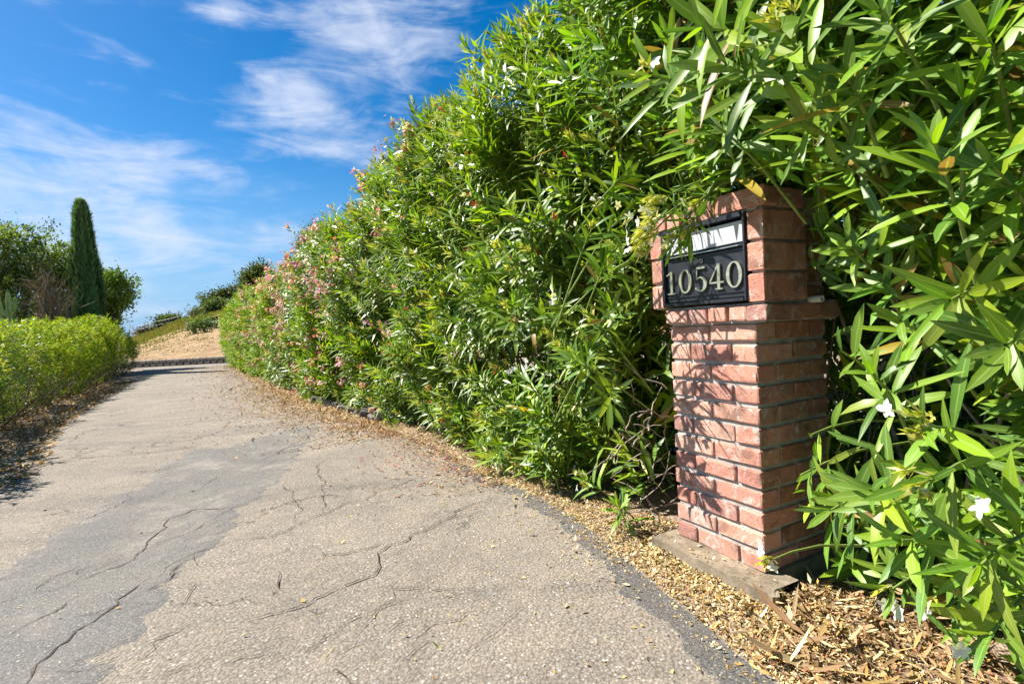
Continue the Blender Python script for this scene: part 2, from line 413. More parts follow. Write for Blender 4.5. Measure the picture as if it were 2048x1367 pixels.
# ------------------------------------------------------------------ ground
prop(pymesh('ground', [(-900, -900, -.0), (900, -900, 0), (900, 900, 0), (-900, 900, 0)], [(0, 1, 2, 3)], M['soil']), 'dry brown soil beside and beyond the driveway', kind='structure')

def rough_line(pts, step, amp, seed=0):
    out = []
    for i in range(len(pts)-1):
        a = np.array(pts[i][:2]); b = np.array(pts[i+1][:2]); L = np.linalg.norm(b-a); n = max(1, int(L/step))
        for k in range(n):
            q = a+(b-a)*k/n; s = amp*min(1, .3+L/n/step)
            nx = mnoise.noise(Vector((q[0]*9+seed, q[1]*9, 0)))+.6*mnoise.noise(Vector((q[0]*31, q[1]*31+seed, 3)))
            perp = np.array([-(b-a)[1], (b-a)[0]])/L
            out.append(q+perp*nx*s)
    out.append(np.array(pts[-1][:2])); return out
def sheet(name, outline, z, mat, thick=0.0, slope=.015):
    bm = bmesh.new(); vs = [bm.verts.new((p[0], p[1], z)) for p in outline]
    bm.faces.new(vs)
    if thick:
        n = len(vs); c = np.mean(outline, 0)
        lo = []
        for i, p in enumerate(outline):
            a = outline[(i+1) % n]-outline[i-1]; L = np.linalg.norm(a)+1e-9; o = np.array([a[1], -a[0]])/L*slope
            lo.append(bm.verts.new((p[0]+o[0], p[1]+o[1], z-thick)))
        for i in range(n): bm.faces.new((vs[i], lo[i], lo[(i+1) % n], vs[(i+1) % n]))
    bm.normal_update()
    if bm.faces[:] and bm.faces[0:1][0].normal.z < 0 if False else False: pass
    bmesh.ops.triangulate(bm, faces=bm.faces[:])
    me = bpy.data.meshes.new(name); bm.to_mesh(me); bm.free()
    return link(name, me, mat)
right_px = [(455, 728), (530, 775), (600, 812), (700, 842), (790, 862), (900, 905), (945, 940), (1060, 985), (1160, 1040), (1230, 1100), (1300, 1160), (1400, 1240), (1480, 1310), (1560, 1367)]
RE = [G(*q)[:2] for q in right_px] + [np.array([.82, .85]), np.array([1.1, .2]), np.array([1.6, -1.2]), np.array([2.2, -4])]
left_px = [(275, 752), (200, 800), (130, 848), (60, 893), (0, 925)]
LE = [np.array([-15.6, 21.0])]+[G(*q)[:2] for q in left_px]+[np.array([-4.0, 3.3]), np.array([-3.5, 1.0]), np.array([-3.5, -4])]
far = [np.array([-17.4, 21.8]), np.array([-15.5, 22.1]), np.array([-12.9, 22.3]), np.array([-12.0, 21.6])]
outline = rough_line([p for p in RE], .035, .018)[::-1]       # near -> far along the right edge
loop_ = outline + far[::-1] + rough_line([np.array([-19, 21.4])]+LE, .06, .03, 5)
area = 0.5*sum(loop_[i][0]*loop_[(i+1) % len(loop_)][1]-loop_[(i+1) % len(loop_)][0]*loop_[i][1] for i in range(len(loop_)))
if area < 0: loop_ = loop_[::-1]
prop(sheet('driveway', loop_, .022, M['asphalt'], .026, .012), 'worn grey asphalt driveway with cracks', kind='structure')

def zq(x, y): return (x*.48828, y*.48828+800)
pr = [(1290, 108), (1230, 190), (1140, 300), (1080, 370), (960, 440), (880, 560), (750, 650), (700, 720), (560, 900), (430, 1000), (330, 1100), (270, 1190)]
pl = [(-300, 1190), (-150, 790), (0, 700), (130, 630), (260, 540), (400, 450), (500, 390), (640, 340), (700, 262), (800, 205), (960, 190), (1130, 125)]
pp = [G(*zq(*q), .026)[:2] for q in pr+pl]; pp.append(pp[0])
po = rough_line(pp, .03, .075, 9)[:-1]
ar = 0.5*sum(po[i][0]*po[(i+1) % len(po)][1]-po[(i+1) % len(po)][0]*po[i][1] for i in range(len(po)))
if ar < 0: po = po[::-1]
prop(sheet('driveway_patch', po, .026, M['patch'], .006, .05), 'smoother grey repair patch down the driveway', kind='structure')
# tarry band along the near right edge
band_o = [np.array(p) for p in RE[4:16]]
offs = [.03, .06, .1, .10, .10, .10, .12, .11, .12, .13, .14, .14]
tan_ = np.gradient(np.array(band_o), axis=0); tan_ /= np.linalg.norm(tan_, axis=1)[:, None]
inn = [b+np.array([t_[1], -t_[0]])*o for b, t_, o in zip(band_o, tan_, offs)]
# inner side is towards the road (left of travel towards the camera is soil)
cross = (band_o[5]-inn[5])@np.array([1, .4])
if cross < 0: inn = [2*b-i for b, i in zip(band_o, inn)]
ob = rough_line([b-(b-i)*.08 for b, i in zip(band_o, inn)], .03, .010, 3)
ib = rough_line(inn, .03, .045, 4)
bl = ob+ib[::-1]
ar = 0.5*sum(bl[i][0]*bl[(i+1) % len(bl)][1]-bl[(i+1) % len(bl)][0]*bl[i][1] for i in range(len(bl)))
if ar < 0: bl = bl[::-1]
prop(sheet('driveway_edge', bl, .0262, M['edge'], .004, .004), 'dark tarry band along the driveway edge', kind='structure')

# cracks
def in_drive(p):
    x, y = p[0], p[1]; ins = False; j = len(loop_)-1
    for i in range(len(loop_)):
        xi, yi = loop_[i]; xj, yj = loop_[j]
        if ((yi > y) != (yj > y)) and x < (xj-xi)*(y-yi)/(yj-yi)+xi: ins = not ins
        j = i
    return ins
CR = [([(60, 1190), (130, 1080), (210, 1000), (300, 930), (380, 855), (440, 800), (530, 745)], 9),
      ([(540, 745), (640, 700), (750, 650), (860, 600), (960, 560), (1080, 540), (1200, 500), (1330, 460), (1450, 410), (1600, 350), (1700, 310), (1820, 270)], 5),
      ([(210, 780), (330, 740), (440, 700), (540, 665), (600, 610), (650, 570), (690, 510), (760, 460), (880, 450), (1000, 420)], 6),
      ([(1000, 900), (1120, 860), (1240, 840), (1330, 790), (1450, 740), (1560, 700), (1580, 640), (1700, 570), (1800, 520), (1900, 460), (2040, 390)], 6),
      ([(1240, 1040), (1330, 960), (1420, 900), (1500, 840), (1580, 800), (1700, 760)], 4),
      ([(1320, 640), (1450, 632), (1560, 610), (1600, 580)], 5),
      ([(0, 280), (150, 265), (350, 235), (560, 215), (740, 195), (900, 165)], 7),
      ([(1080, 240), (1200, 190), (1300, 160), (1440, 120)], 8),
      ([(480, 115), (700, 92), (880, 80), (1130, 60)], 9), ([(560, 200), (650, 170), (800, 160), (960, 110), (1130, 90)], 8),
      ([(560, 760), (640, 735), (720, 700), (800, 640)], 4), ([(1325, 480), (1330, 350), (1325, 230)], 5), ([(1140, 700), (1150, 780)], 5),
      ([(0, 960), (80, 900), (180, 850), (300, 800)], 4), ([(1560, 1100), (1450, 1060), (1380, 1100)], 3), ([(300, 170), (390, 110)], 7),
      ([(640, 590), (760, 560), (860, 500), (940, 440)], 4), ([(1650, 930), (1720, 880), (1830, 850), (1900, 790)], 3), ([(170, 570), (330, 480), (500, 400)], 5),
      ([(1190, 495), (1190, 380), (1170, 330)], 4), ([(820, 620), (900, 660), (1030, 640)], 3)]
for k_ in range(46):
    x_, y_ = R.uniform(0, 1900), R.uniform(120, 1100); L_ = R.uniform(60, 240)*(.5+y_/1100); a_ = math.radians(R.normal(26, 14))
    CR.append(([(x_, y_), (x_+L_*.5*math.cos(a_)+R.normal(0, 8), y_-L_*.5*math.sin(a_)+R.normal(0, 8)), (x_+L_*math.cos(a_), y_-L_*math.sin(a_))], R.uniform(1.5, 4)))
CR = [(pl_, wm_) for pl_, wm_ in CR if all(in_drive(G(*zq(*q_))) for q_ in pl_)]
VV = []; QQ = []
for pl_, wmm in CR:
    P3 = [G(*zq(*q), .0285) for q in pl_]
    pts = []
    for a, b in zip(P3[:-1], P3[1:]):
        n = max(2, int(np.linalg.norm(b-a)/.022))
        for k in range(n): pts.append(a+(b-a)*k/n)
    pts = np.array(pts+[P3[-1]])
    for i in range(len(pts)):
        for f_, am in ((2.1, .10), (7, .05), (20, .022), (60, .009)):
            pts[i, 0] += am*mnoise.noise(Vector((pts[i, 0]*f_, pts[i, 1]*f_, 1.7))); pts[i, 1] += am*mnoise.noise(Vector((pts[i, 0]*f_, pts[i, 1]*f_, 7.7)))
    tg = norm(np.gradient(pts, axis=0)); sd = np.c_[-tg[:, 1], tg[:, 0], 0*tg[:, 0]]
    u = np.linspace(0, 1, len(pts)); ww = wmm*.00082*np.clip(np.sin(u*math.pi)*2.2, .25, 1)*(.35+1.3*R.random(len(pts)))
    k = sum(len(v) for v in VV)
    VV.append(np.stack([pts-sd*ww[:, None]*.5, pts+sd*ww[:, None]*.5], 1).reshape(-1, 3))
    i = np.arange(len(pts)-1)*2+k; QQ.append(np.stack([i, i+2, i+3, i+1], 1))
o = link('driveway_cracks', raw_mesh('driveway_cracks', np.concatenate(VV), np.concatenate(QQ)[:, ::-1]), M['crack'])
prop(o, 'dirt filled cracks running across the asphalt', kind='structure')

# ------------------------------------------------------------------ hillside
def lerp_line(tab, x):
    xs = [t_[0] for t_ in tab]; return [np.interp(x, xs, [t_[i] for t_ in tab]) for i in range(1, len(tab[0]))]
ridge = [(-1.4, .6), (-.83, 1.5), (-.745, 2.1), (-.66, 3.75), (-.574, 4.7), (-.5, 5.7), (-.4, 7.0), (0, 8.0), (1.5, 8.0)]
foot_tab = [(-34, 20.0), (-18.5, 22.15), (-13.2, 22.75), (-6, 23.6), (60, 26)]
RIDGE_Y = 57.0
def foot_y(x): return np.interp(x, [a for a, _ in foot_tab], [b for _, b in foot_tab])
def hill_z(x, y):
    fy = foot_y(x); t_ = (y-fy)/(RIDGE_Y-fy)
    rz = np.interp(x/max(y, 1), [a for a, _ in ridge], [b for _, b in ridge])
    tt = min(max(t_, 0), 1)
    z = .30+(rz-.30)*tt**.82
    if t_ > 1: z = rz*(1-min(1, (t_-1)*.6))
    z += .16*mnoise.noise(Vector((x*.45, y*.45, 0)))*min(1, tt*5)+.05*mnoise.noise(Vector((x*2, y*2, 5)))
    return z
xs = np.concatenate([np.linspace(-75, -32, 30), np.linspace(-31.5, -9, 130), np.linspace(-8.5, 60, 50)]); ts = np.concatenate([np.linspace(0, 12, 40), np.linspace(13, 42, 50), np.linspace(45, 130, 14)])
V = []; F = []
for x in xs:
    fy = foot_y(x)
    for k, t_ in enumerate(ts):
        y = fy+t_; V.append((x, y, hill_z(x, y)))
nt = len(ts)
for i in range(len(xs)-1):
    for j in range(nt-1): F.append((i*nt+j, (i+1)*nt+j, (i+1)*nt+j+1, i*nt+j+1))
prop(pymesh('hillside', V, F, M['hill'], smooth=True), 'dry golden hillside rising behind the block wall', kind='structure')

# ------------------------------------------------------------------ brick pillar
TH = math.radians(27.1)
ORG = np.array([.854, 1.728, 0.0])
D1 = np.array([-math.sin(TH), math.cos(TH), 0]); D2 = np.array([math.cos(TH), math.sin(TH), 0])
pillar = empty('brick_pillar', ORG, TH)
prop(pillar, 'red brick mailbox pillar under the oleander hedge with house number 10540', 'pillar')
def ploc(b, a, z): return ORG+D2*b+D1*a+np.array([0, 0, z])
brick_cache = {}
def brick(b0, b1, a0, a1, z0, z1, mat='brick', tilt=.6):
    dims = (round(b1-b0, 3), round(a1-a0, 3), round(z1-z0, 3)); var = random.randrange(4); key = dims+(var, mat)
    if key not in brick_cache:
        bm = bmesh.new(); bmesh.ops.create_cube(bm, size=1)
        bmesh.ops.scale(bm, vec=dims, verts=bm.verts)
        bmesh.ops.bevel(bm, geom=bm.edges[:], offset=.0065, segments=2, profile=.6, affect='EDGES')
        rs = random.Random(str(key)); 
        for v in bm.verts:
            v.co += Vector([rs.uniform(-1, 1)*.0019 for _ in range(3)])
        me = bpy.data.meshes.new('brick'); bm.to_mesh(me); bm.free(); me.materials.append(M[mat])
        brick_cache[key] = me
    o = bpy.data.objects.new('brick', brick_cache[key]); COL.objects.link(o); o.parent = pillar
    o.location = ((b0+b1)/2+random.uniform(-.0025, .002), (a0+a1)/2+random.uniform(-.002, .002), (z0+z1)/2+random.uniform(-.001, .001))
    o.rotation_euler = [math.radians(random.uniform(-tilt, tilt)) for _ in range(3)]
    return o
Z0, PITCHZ, W_ = .055, .0749, .405
JT, HB = .011, .0605
H1 = (W_-JT*2)/4.0        # header width
ST = W_/2-JT/2            # stretcher
def course(z, kind, skip_front=False, lo_a=0.0, mats=('brick', 'old_brick')):
    z1 = z+HB
    if kind == 0:      # front: stretcher + stretcher running on the face
        brick(0, .098, ST+JT, W_, z, z1); brick(0, .098, 0, ST, z, z1)
        # right side: header of the corner brick counts; then stretcher, header
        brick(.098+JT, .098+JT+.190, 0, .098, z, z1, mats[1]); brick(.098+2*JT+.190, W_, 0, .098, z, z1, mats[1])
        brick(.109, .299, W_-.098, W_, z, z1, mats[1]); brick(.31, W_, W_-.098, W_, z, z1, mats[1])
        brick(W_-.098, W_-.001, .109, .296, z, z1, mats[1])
    else:
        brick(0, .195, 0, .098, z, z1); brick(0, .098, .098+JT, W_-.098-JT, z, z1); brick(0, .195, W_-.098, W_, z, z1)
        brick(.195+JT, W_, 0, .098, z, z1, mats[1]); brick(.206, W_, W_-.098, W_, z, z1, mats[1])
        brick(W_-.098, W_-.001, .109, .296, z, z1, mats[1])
for k in range(12):
    course(Z0+PITCHZ*(11-k)+.004, k % 2)
# corbel course of header ends, a little wider
zc = Z0+12*PITCHZ-.002
xs_ = [-.062, .018, .104, .193, .290]
wd_ = [.078, .074, .078, .086, .112]
for a0, wv in zip(xs_, wd_): brick(-.028, .16, a0, a0+wv, zc, zc+.055, 'brick', 1.2)
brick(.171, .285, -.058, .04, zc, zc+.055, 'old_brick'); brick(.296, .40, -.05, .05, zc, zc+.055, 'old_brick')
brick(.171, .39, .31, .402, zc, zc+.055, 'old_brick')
# head: columns of bricks beside the mailbox
for k in range(3):
    z = 1.020+k*.106
    brick(-.032, .198, -.062, .004, z, z+.095, 'brick', .8)
    brick(-.032, .198, .402, .470, z, z+.095, 'brick', .8)
# rear body above the corbel
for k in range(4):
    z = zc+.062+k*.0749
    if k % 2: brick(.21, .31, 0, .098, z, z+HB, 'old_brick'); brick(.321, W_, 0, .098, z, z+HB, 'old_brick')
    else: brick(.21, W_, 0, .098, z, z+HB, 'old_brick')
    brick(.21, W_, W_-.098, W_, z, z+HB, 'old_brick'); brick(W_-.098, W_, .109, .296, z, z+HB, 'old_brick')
# cap
for a0, a1, dz in [(-.078, .122, .0), (.135, .20, -.004), (.212, .275, -.004), (.288, .352, -.006), (.364, .43, -.004), (.44, .49, -.004)]:
    brick(-.045, .165, a0, a1, 1.340+dz, 1.340+dz+.064, 'brick', 1.0)
for a0, a1 in [(-.02, .17), (.18, .37)]:
    brick(.178, .275, a0, a1, 1.334, 1.394, 'old_brick', 1.0); brick(.286, .38, a0, a1, 1.334, 1.394, 'old_brick', 1.0)

def box(name, b0, b1, a0, a1, z0, z1, mat, parent=None, bev=.0, jit=0, cuts=0):
    bm = bmesh.new(); bmesh.ops.create_cube(bm, size=1)
    bmesh.ops.scale(bm, vec=(b1-b0, a1-a0, z1-z0), verts=bm.verts); bmesh.ops.translate(bm, vec=((b0+b1)/2, (a0+a1)/2, (z0+z1)/2), verts=bm.verts)
    if bev: bmesh.ops.bevel(bm, geom=bm.edges[:], offset=bev, segments=2, affect='EDGES')
    if cuts: bmesh.ops.subdivide_edges(bm, edges=bm.edges[:], cuts=cuts, use_grid_fill=True)
    if jit:
        for v in bm.verts:
            q = v.co*14; v.co += Vector((mnoise.noise(q), mnoise.noise(q+Vector((9, 0, 0))), mnoise.noise(q+Vector((0, 9, 0)))))*jit
    me = bpy.data.meshes.new(name); bm.to_mesh(me); bm.free()
    return link(name, me, mat, parent)
mj = dict(jit=.004, cuts=7)
box('footing', .01, W_+.02, -.012, W_+.02, -.05, Z0-.003, M['slab'], pillar, **mj)
box('mortar_core', .009, W_-.009, .009, W_-.009, Z0-.01, zc+.01, M['mortar'], pillar, **mj)
box('mortar_bed', -.014, .385, -.046, .392, zc-.006, zc+.064, M['mortar'], pillar, **mj)
box('mortar_joint', -.019, .185, -.050, -.004, 1.016, 1.338, M['mortar'], pillar, **mj)
box('mortar_joint', -.019, .185, .406, .460, 1.016, 1.338, M['mortar'], pillar, **mj)
box('mortar_joint', .20, .395, .008, .395, 1.016, 1.338, M['mortar'], pillar, **mj)
box('mortar_joint', -.028, .37, -.035, .465, 1.330, 1.392, M['mortar'], pillar, **mj)
box('mortar_joint', .155, .205, -.045, .44, 1.01, 1.335, M['mortar'], pillar, **mj)

# mailbox (part) with its own pieces
mb = box('mailbox', .02, .155, .006, .400, 1.030, 1.330, M['black_metal'], pillar, .003)
def fr(name, b0, b1, a0, a1, z0, z1, mat='black_metal', bev=.002): return box(name, b0, b1, a0, a1, z0, z1, M[mat], mb, bev)
fr('frame_rail', -.040, .02, .388, .402, 1.024, 1.334); fr('frame_rail', -.040, .02, .004, .014, 1.024, 1.334)
fr('frame_rail', -.044, .02, .0145, .3875, 1.316, 1.334); fr('frame_rail', -.042, .02, .0145, .3875, 1.024, 1.037)
fr('frame_rail', -.036, .0, .0145, .3875, 1.216, 1.226)
fr('slot_flap', -.027, -.019, .0147, .3873, 1.232, 1.306, 'white_metal', .001)
fr('hinge_bar', -.0405, -.0365, .03, .37, 1.2175, 1.2215, 'steel', .001)
fr('mailbox_door', -.026, -.018, .0147, .3873, 1.040, 1.2135)
fr('door_ledge', -.031, -.0262, .0147, .3873, 1.056, 1.0615)
ring_p = []
def ring(name, b, a, z, r, tr, mat):
    pts = [np.array([b, a+r*math.cos(t_), z+r*math.sin(t_)]) for t_ in np.linspace(0, 2*math.pi, 15)]
    return tubes_object(name, [(pts, [tr]*15)], M[mat], mb, 6)
ring('lock', -.029, .204, 1.1895, .0065, .0022, 'steel')
# digits: ribbons with a changing width, in (u right, v up)
def ribbon(paths):
    polys = []
    for pts, wd in paths:
        pts = np.array(pts, float); wd = np.array(wd, float)*.42; tg = norm(np.gradient(pts, axis=0)); nn = np.c_[-tg[:, 1], tg[:, 0]]
        polys.append((pts+nn*wd[:, None], pts-nn*wd[:, None]))
    return polys
def digit(ch, u0, v0, hgt, slant=0):
    P_ = []
    if ch == '1':
        P_ = [([(.30, 0), (.30, .5), (.30, .97)], [.15, .14, .14]), ([(.08, .03), (.52, .03)], [.06, .06]), ([(.06, .83), (.18, .88), (.30, .97)], [.05, .07, .06])]
    elif ch == '0':
        a = np.linspace(0, 2*math.pi, 33); P_ = [(np.c_[.32+.25*np.cos(a), .5+.46*np.sin(a)], .055+.10*np.abs(np.cos(a))**1.5)]
    elif ch == '5':
        a = np.linspace(2.35, -2.55, 24); P_ = [([(.13, .955), (.52, .955)], [.10, .09]), ([(.155, .95), (.13, .55)], [.05, .05]),
              (np.c_[.29+.24*np.cos(a), .31+.27*np.sin(a)], .06+.11*np.clip(np.cos(a), 0, 1)), ([(.06, .15), (.12, .13)], [.10, .10])]
    elif ch == '4':
        P_ = [([(.44, 0), (.44, 1.0)], [.14, .14]), ([(.42, .97), (.05, .30)], [.06, .06]), ([(.03, .28), (.66, .28)], [.075, .075]), ([(.28, .03), (.60, .03)], [.055, .055])]
    V = []; F = []
    for li, (lft, rgt) in enumerate(ribbon(P_)):
        n = len(lft); k = len(V); top = -.004-.0003*li
        for bb in (-.0345-.0002*li, -.0275):
            for q in list(lft)+list(rgt): V.append((bb, -(u0+q[0]*hgt*1.08), v0+q[1]*hgt+slant*q[0]))
        m2 = 2*n
        for i in range(n-1):
            F.append((k+i, k+i+1, k+n+i+1, k+n+i)); F.append((k+m2+i, k+m2+n+i, k+m2+n+i+1, k+m2+i+1))
            F.append((k+i, k+m2+i, k+m2+i+1, k+i+1)); F.append((k+n+i, k+n+i+1, k+m2+n+i+1, k+m2+n+i))
        F.append((k, k+n, k+m2+n, k+m2)); F.append((k+n-1, k+m2+n-1, k+m2+2*n-1, k+2*n-1))
    o = pymesh('digit', V, F, M['brass'], mb)
    bm = bmesh.new(); bm.from_mesh(o.data); bmesh.ops.recalc_face_normals(bm, faces=bm.faces[:]); bm.to_mesh(o.data); bm.free()
    o['label'] = 'brass numeral ' + {'1': 'one', '0': 'zero', '5': 'five', '4': 'four'}[ch]
for ch, ua, v0, hh in [('1', .386, 1.073, .094), ('0', .316, 1.071, .096), ('5', .238, 1.072, .095), ('4', .168, 1.073, .095), ('0', .090, 1.072, .097)]:
    digit(ch, -ua, v0, hh)
# plastic pipe stub in the side
pts = [np.array([.235, .03, 1.0195]), np.array([.235, -.09, 1.0195])]
o = tubes_object('pipe_stub', [(pts, [.0125, .0125]), (pts[::-1], [.0100, .0100])], M['pvc'], pillar, 20); o['label'] = 'white plastic pipe stub'
a = np.linspace(0, 2*math.pi, 21)[:-1]
V = [(.235+r_*math.cos(t_), -.09, 1.0195+r_*math.sin(t_)) for r_ in (.0125, .0100) for t_ in a]
o2 = pymesh('pipe_rim', V, [(i, (i+1) % 20, 20+(i+1) % 20, 20+i) for i in range(20)], M['pvc'], o)
# concrete footing slab, slightly skewed, broken at its right end
bm = bmesh.new(); bmesh.ops.create_grid(bm, x_segments=16, y_segments=40, size=.5)
for v in bm.verts: v.co = Vector((v.co.x*.17-.025, v.co.y*.56+.168, .058))
res = bmesh.ops.extrude_face_region(bm, geom=bm.faces[:])
dv = [e for e in res['geom'] if isinstance(e, bmesh.types.BMVert)]
bmesh.ops.translate(bm, vec=(0, 0, -.08), verts=dv)
for v in bm.verts:
    q = v.co*11; n1 = mnoise.noise(q); n2 = mnoise.noise(q*3)
    v.co.z += n1*.0035+n2*.002
    if v.co.x < -.12: v.co.x += n1*.006+n2*.004; v.co.z -= .003 if v.co.z > 0 else 0
    if v.co.y < -.085: v.co.y += .016*mnoise.noise(Vector((v.co.x*30, v.co.z*20, 3)))+max(0, v.co.x+.09)*.55; v.co.z -= .004 if v.co.z > 0 else 0
    v.co.x -= (v.co.y-.2)*.05*0
bmesh.ops.recalc_face_normals(bm, faces=bm.faces[:])
me = bpy.data.meshes.new('concrete_slab'); bm.to_mesh(me); bm.free()
slab = link('concrete_slab', me, M['slab']); slab.location = ORG; slab.rotation_euler = (0, 0, TH)
prop(slab, 'weathered concrete footing slab under the brick mailbox pillar', 'slab')

# ------------------------------------------------------------------ oleander hedge
GREEN = np.array([[.14, .25, .003], [.22, .35, .004], [.065, .15, .005], [.32, .43, .006], [.11, .22, .022]])
FRESH = np.array([[.12, .27, .006], [.19, .37, .008], [.07, .19, .008], [.27, .44, .010], [.10, .24, .022]])
LIME = np.array([[.20, .33, .025], [.26, .34, .03], [.16, .29, .02]])
YELLOW = np.array([[.50, .33, .03], [.42, .22, .05], [.30, .17, .07]])
BUDC = np.array([[.58, .58, .08], [.66, .62, .22], [.46, .52, .06], [.74, .70, .42]])
PINK = np.array([[.72, .22, .34], [.80, .45, .55], [.60, .10, .22], [.85, .62, .66]])
RED = np.array([[.42, .03, .03], [.55, .06, .06]])
WHITE = np.array([[.82, .82, .78], [.85, .84, .82]])
def pick(pal, n, j=.12): return pal[R.integers(0, len(pal), n)]*(1+R.normal(0, j, (n, 1)))
def lump(p, f): return np.array([mnoise.noise(Vector((q[0]*f, q[1]*f, q[2]*f))) for q in p])

def shoot_leaves(tip, ax, length, per, Lleaf, Wleaf, lime_p, yellow_p, pal=GREEN, ang0=28, ang1=82, whorl=3, tipfade=.5):
    """leaves in whorls along shoots; returns arrays"""
    N = len(tip); K = per//whorl; ax = norm(ax)
    ref = norm(np.cross(ax, norm(R.normal(0, 1, (N, 3))))); oth = np.cross(ax, ref)
    ks = np.repeat(np.arange(K), whorl); ws = np.tile(np.arange(whorl), K); n = len(ks)
    f = (ks+.3)/K                      # 0 tip .. 1 base
    ph = ws*2*math.pi/whorl+ks*math.pi/whorl
    ph = ph[None]+R.normal(0, .25, (N, n))+R.random((N, 1))*6.28
    an = np.radians(ang0+(ang1-ang0)*f**.7)[None]+R.normal(0, .17, (N, n))
    rad = np.cos(ph)[..., None]*ref[:, None]+np.sin(ph)[..., None]*oth[:, None]
    d = np.cos(an)[..., None]*ax[:, None]+np.sin(an)[..., None]*rad
    nrm = -np.sin(an)[..., None]*(-ax[:, None])+np.cos(an)[..., None]*(-rad)   # upper side faces the tip
    d = d+np.array([0, 0, -.10])*f[None, :, None]
    base = tip[:, None]-ax[:, None]*(length[:, None]*f[None])[..., None]
    L = Lleaf*(tipfade+(1-tipfade)*np.clip(f*2.2, 0, 1))[None]*R.normal(1, .2, (N, n))
    Wd = .88*Wleaf*(.6+.4*np.clip(f*2.5, 0, 1))[None]*R.normal(1, .2, (N, n))
    bend = R.normal(.14, .15, (N, n))+.14*f[None]
    col = pick(pal, N*n).reshape(N, n, 3)*(1+R.normal(0, .16, (N, 1, 1)))
    lim = (R.random((N, n)) < lime_p*(1.5-1.2*f[None])); col[lim] = pick(LIME, lim.sum())
    ye = (R.random((N, n)) < yellow_p*f[None]*2); col[ye] = pick(YELLOW, ye.sum())
    return [base.reshape(-1, 3), d.reshape(-1, 3), nrm.reshape(-1, 3), np.abs(L.ravel())+.01, np.abs(Wd.ravel())+.002, bend.ravel(), np.clip(col.reshape(-1, 3), .004, .95)]
def bud_sprays(tip, ax, cnt, L, spread, pal, wf=.16):
    N = len(tip); ax = norm(ax)
    ref = norm(np.cross(ax, norm(R.normal(0, 1, (N, 3))))); oth = np.cross(ax, ref)
    ph = R.random((N, cnt))*6.28; an = np.abs(R.normal(0, spread, (N, cnt)))
    d = np.cos(an)[..., None]*ax[:, None]+np.sin(an)[..., None]*(np.cos(ph)[..., None]*ref[:, None]+np.sin(ph)[..., None]*oth[:, None])
    start = R.random((N, cnt))*L*.9
    base = tip[:, None]+ax[:, None]*start[..., None]*.8-ax[:, None]*L*.2
    n = N*cnt
    return [base.reshape(-1, 3), d.reshape(-1, 3), R.normal(0, 1, (n, 3)), L*(.5+.5*R.random(n)), np.full(n, L*wf)*(.7+.6*R.random(n)), R.normal(0, .15, n), np.clip(pick(pal, n), .01, .95)]
def flower_arrays(tip, ax, cnt, size, pal, clusterr):
    """clusters of five-petalled flowers"""
    N = len(tip); ax = norm(ax); out = None
    c = tip[:, None]+R.normal(0, clusterr, (N, cnt, 3)); fa = norm(ax[:, None]+R.normal(0, .45, (N, cnt, 3)))
    c = c.reshape(-1, 3); fa = fa.reshape(-1, 3); n = len(c)
    ref = norm(np.cross(fa, norm(R.normal(0, 1, (n, 3))))); oth = np.cross(fa, ref)
    ph = (np.arange(5)*2*math.pi/5)[None]+R.random((n, 1))*6
    rad = np.cos(ph)[..., None]*ref[:, None]+np.sin(ph)[..., None]*oth[:, None]
    d = rad+fa[:, None]*(.25+R.normal(0, .15, (n, 5, 1)))
    base = np.repeat(c, 5, 0); col = np.repeat(pick(pal, n, .06), 5, 0)
    nn = np.repeat(fa, 5, 0)
    return [base, d.reshape(-1, 3), nn, size*(.85+.3*R.random(n*5)), size*.62*(.85+.3*R.random(n*5)), R.normal(.12, .15, n*5), np.clip(col, .01, .95)]
def cat_args(lst): return [np.concatenate([a[i] for a in lst]) for i in range(7)]
def sel(args, m): return [a[m] for a in args]

PILLAR_MASK = [(1290, 452), (1335, 405), (1420, 398), (1490, 372), (1535, 362), (1604, 372), (1612, 520), (1650, 560), (1664, 640), (1660, 800), (1600, 900), (1570, 1000), (1580, 1060), (1600, 1110), (1590, 1200), (1500, 1200), (1290, 1095), (1338, 1040), (1334, 660), (1300, 625)]
SOFT_MASK = [(1250, 640), (1320, 640), (1345, 1000), (1300, 1050), (1275, 960), (1235, 860), (1262, 740)]
GROUND_MASK = [(900, 900), (1000, 975), (1130, 1005), (1250, 1085), (1590, 1180), (1740, 1270), (1900, 1367), (900, 1367)]
def in_poly(x, y, poly):
    ins = np.zeros(len(x), bool); j = len(poly)-1
    for i in range(len(poly)):
        xi, yi = poly[i]; xj, yj = poly[j]
        c = ((yi > y) != (yj > y)) & (x < (xj-xi)*(y-yi)/((yj-yi) or 1e-9)+xi); ins ^= c; j = i
    return ins
def pr(p):
    v = p-CAM; z = v@FWD; return CX+FPX*(v@RGT)/z, CY-FPX*(v@UPV)/z, z
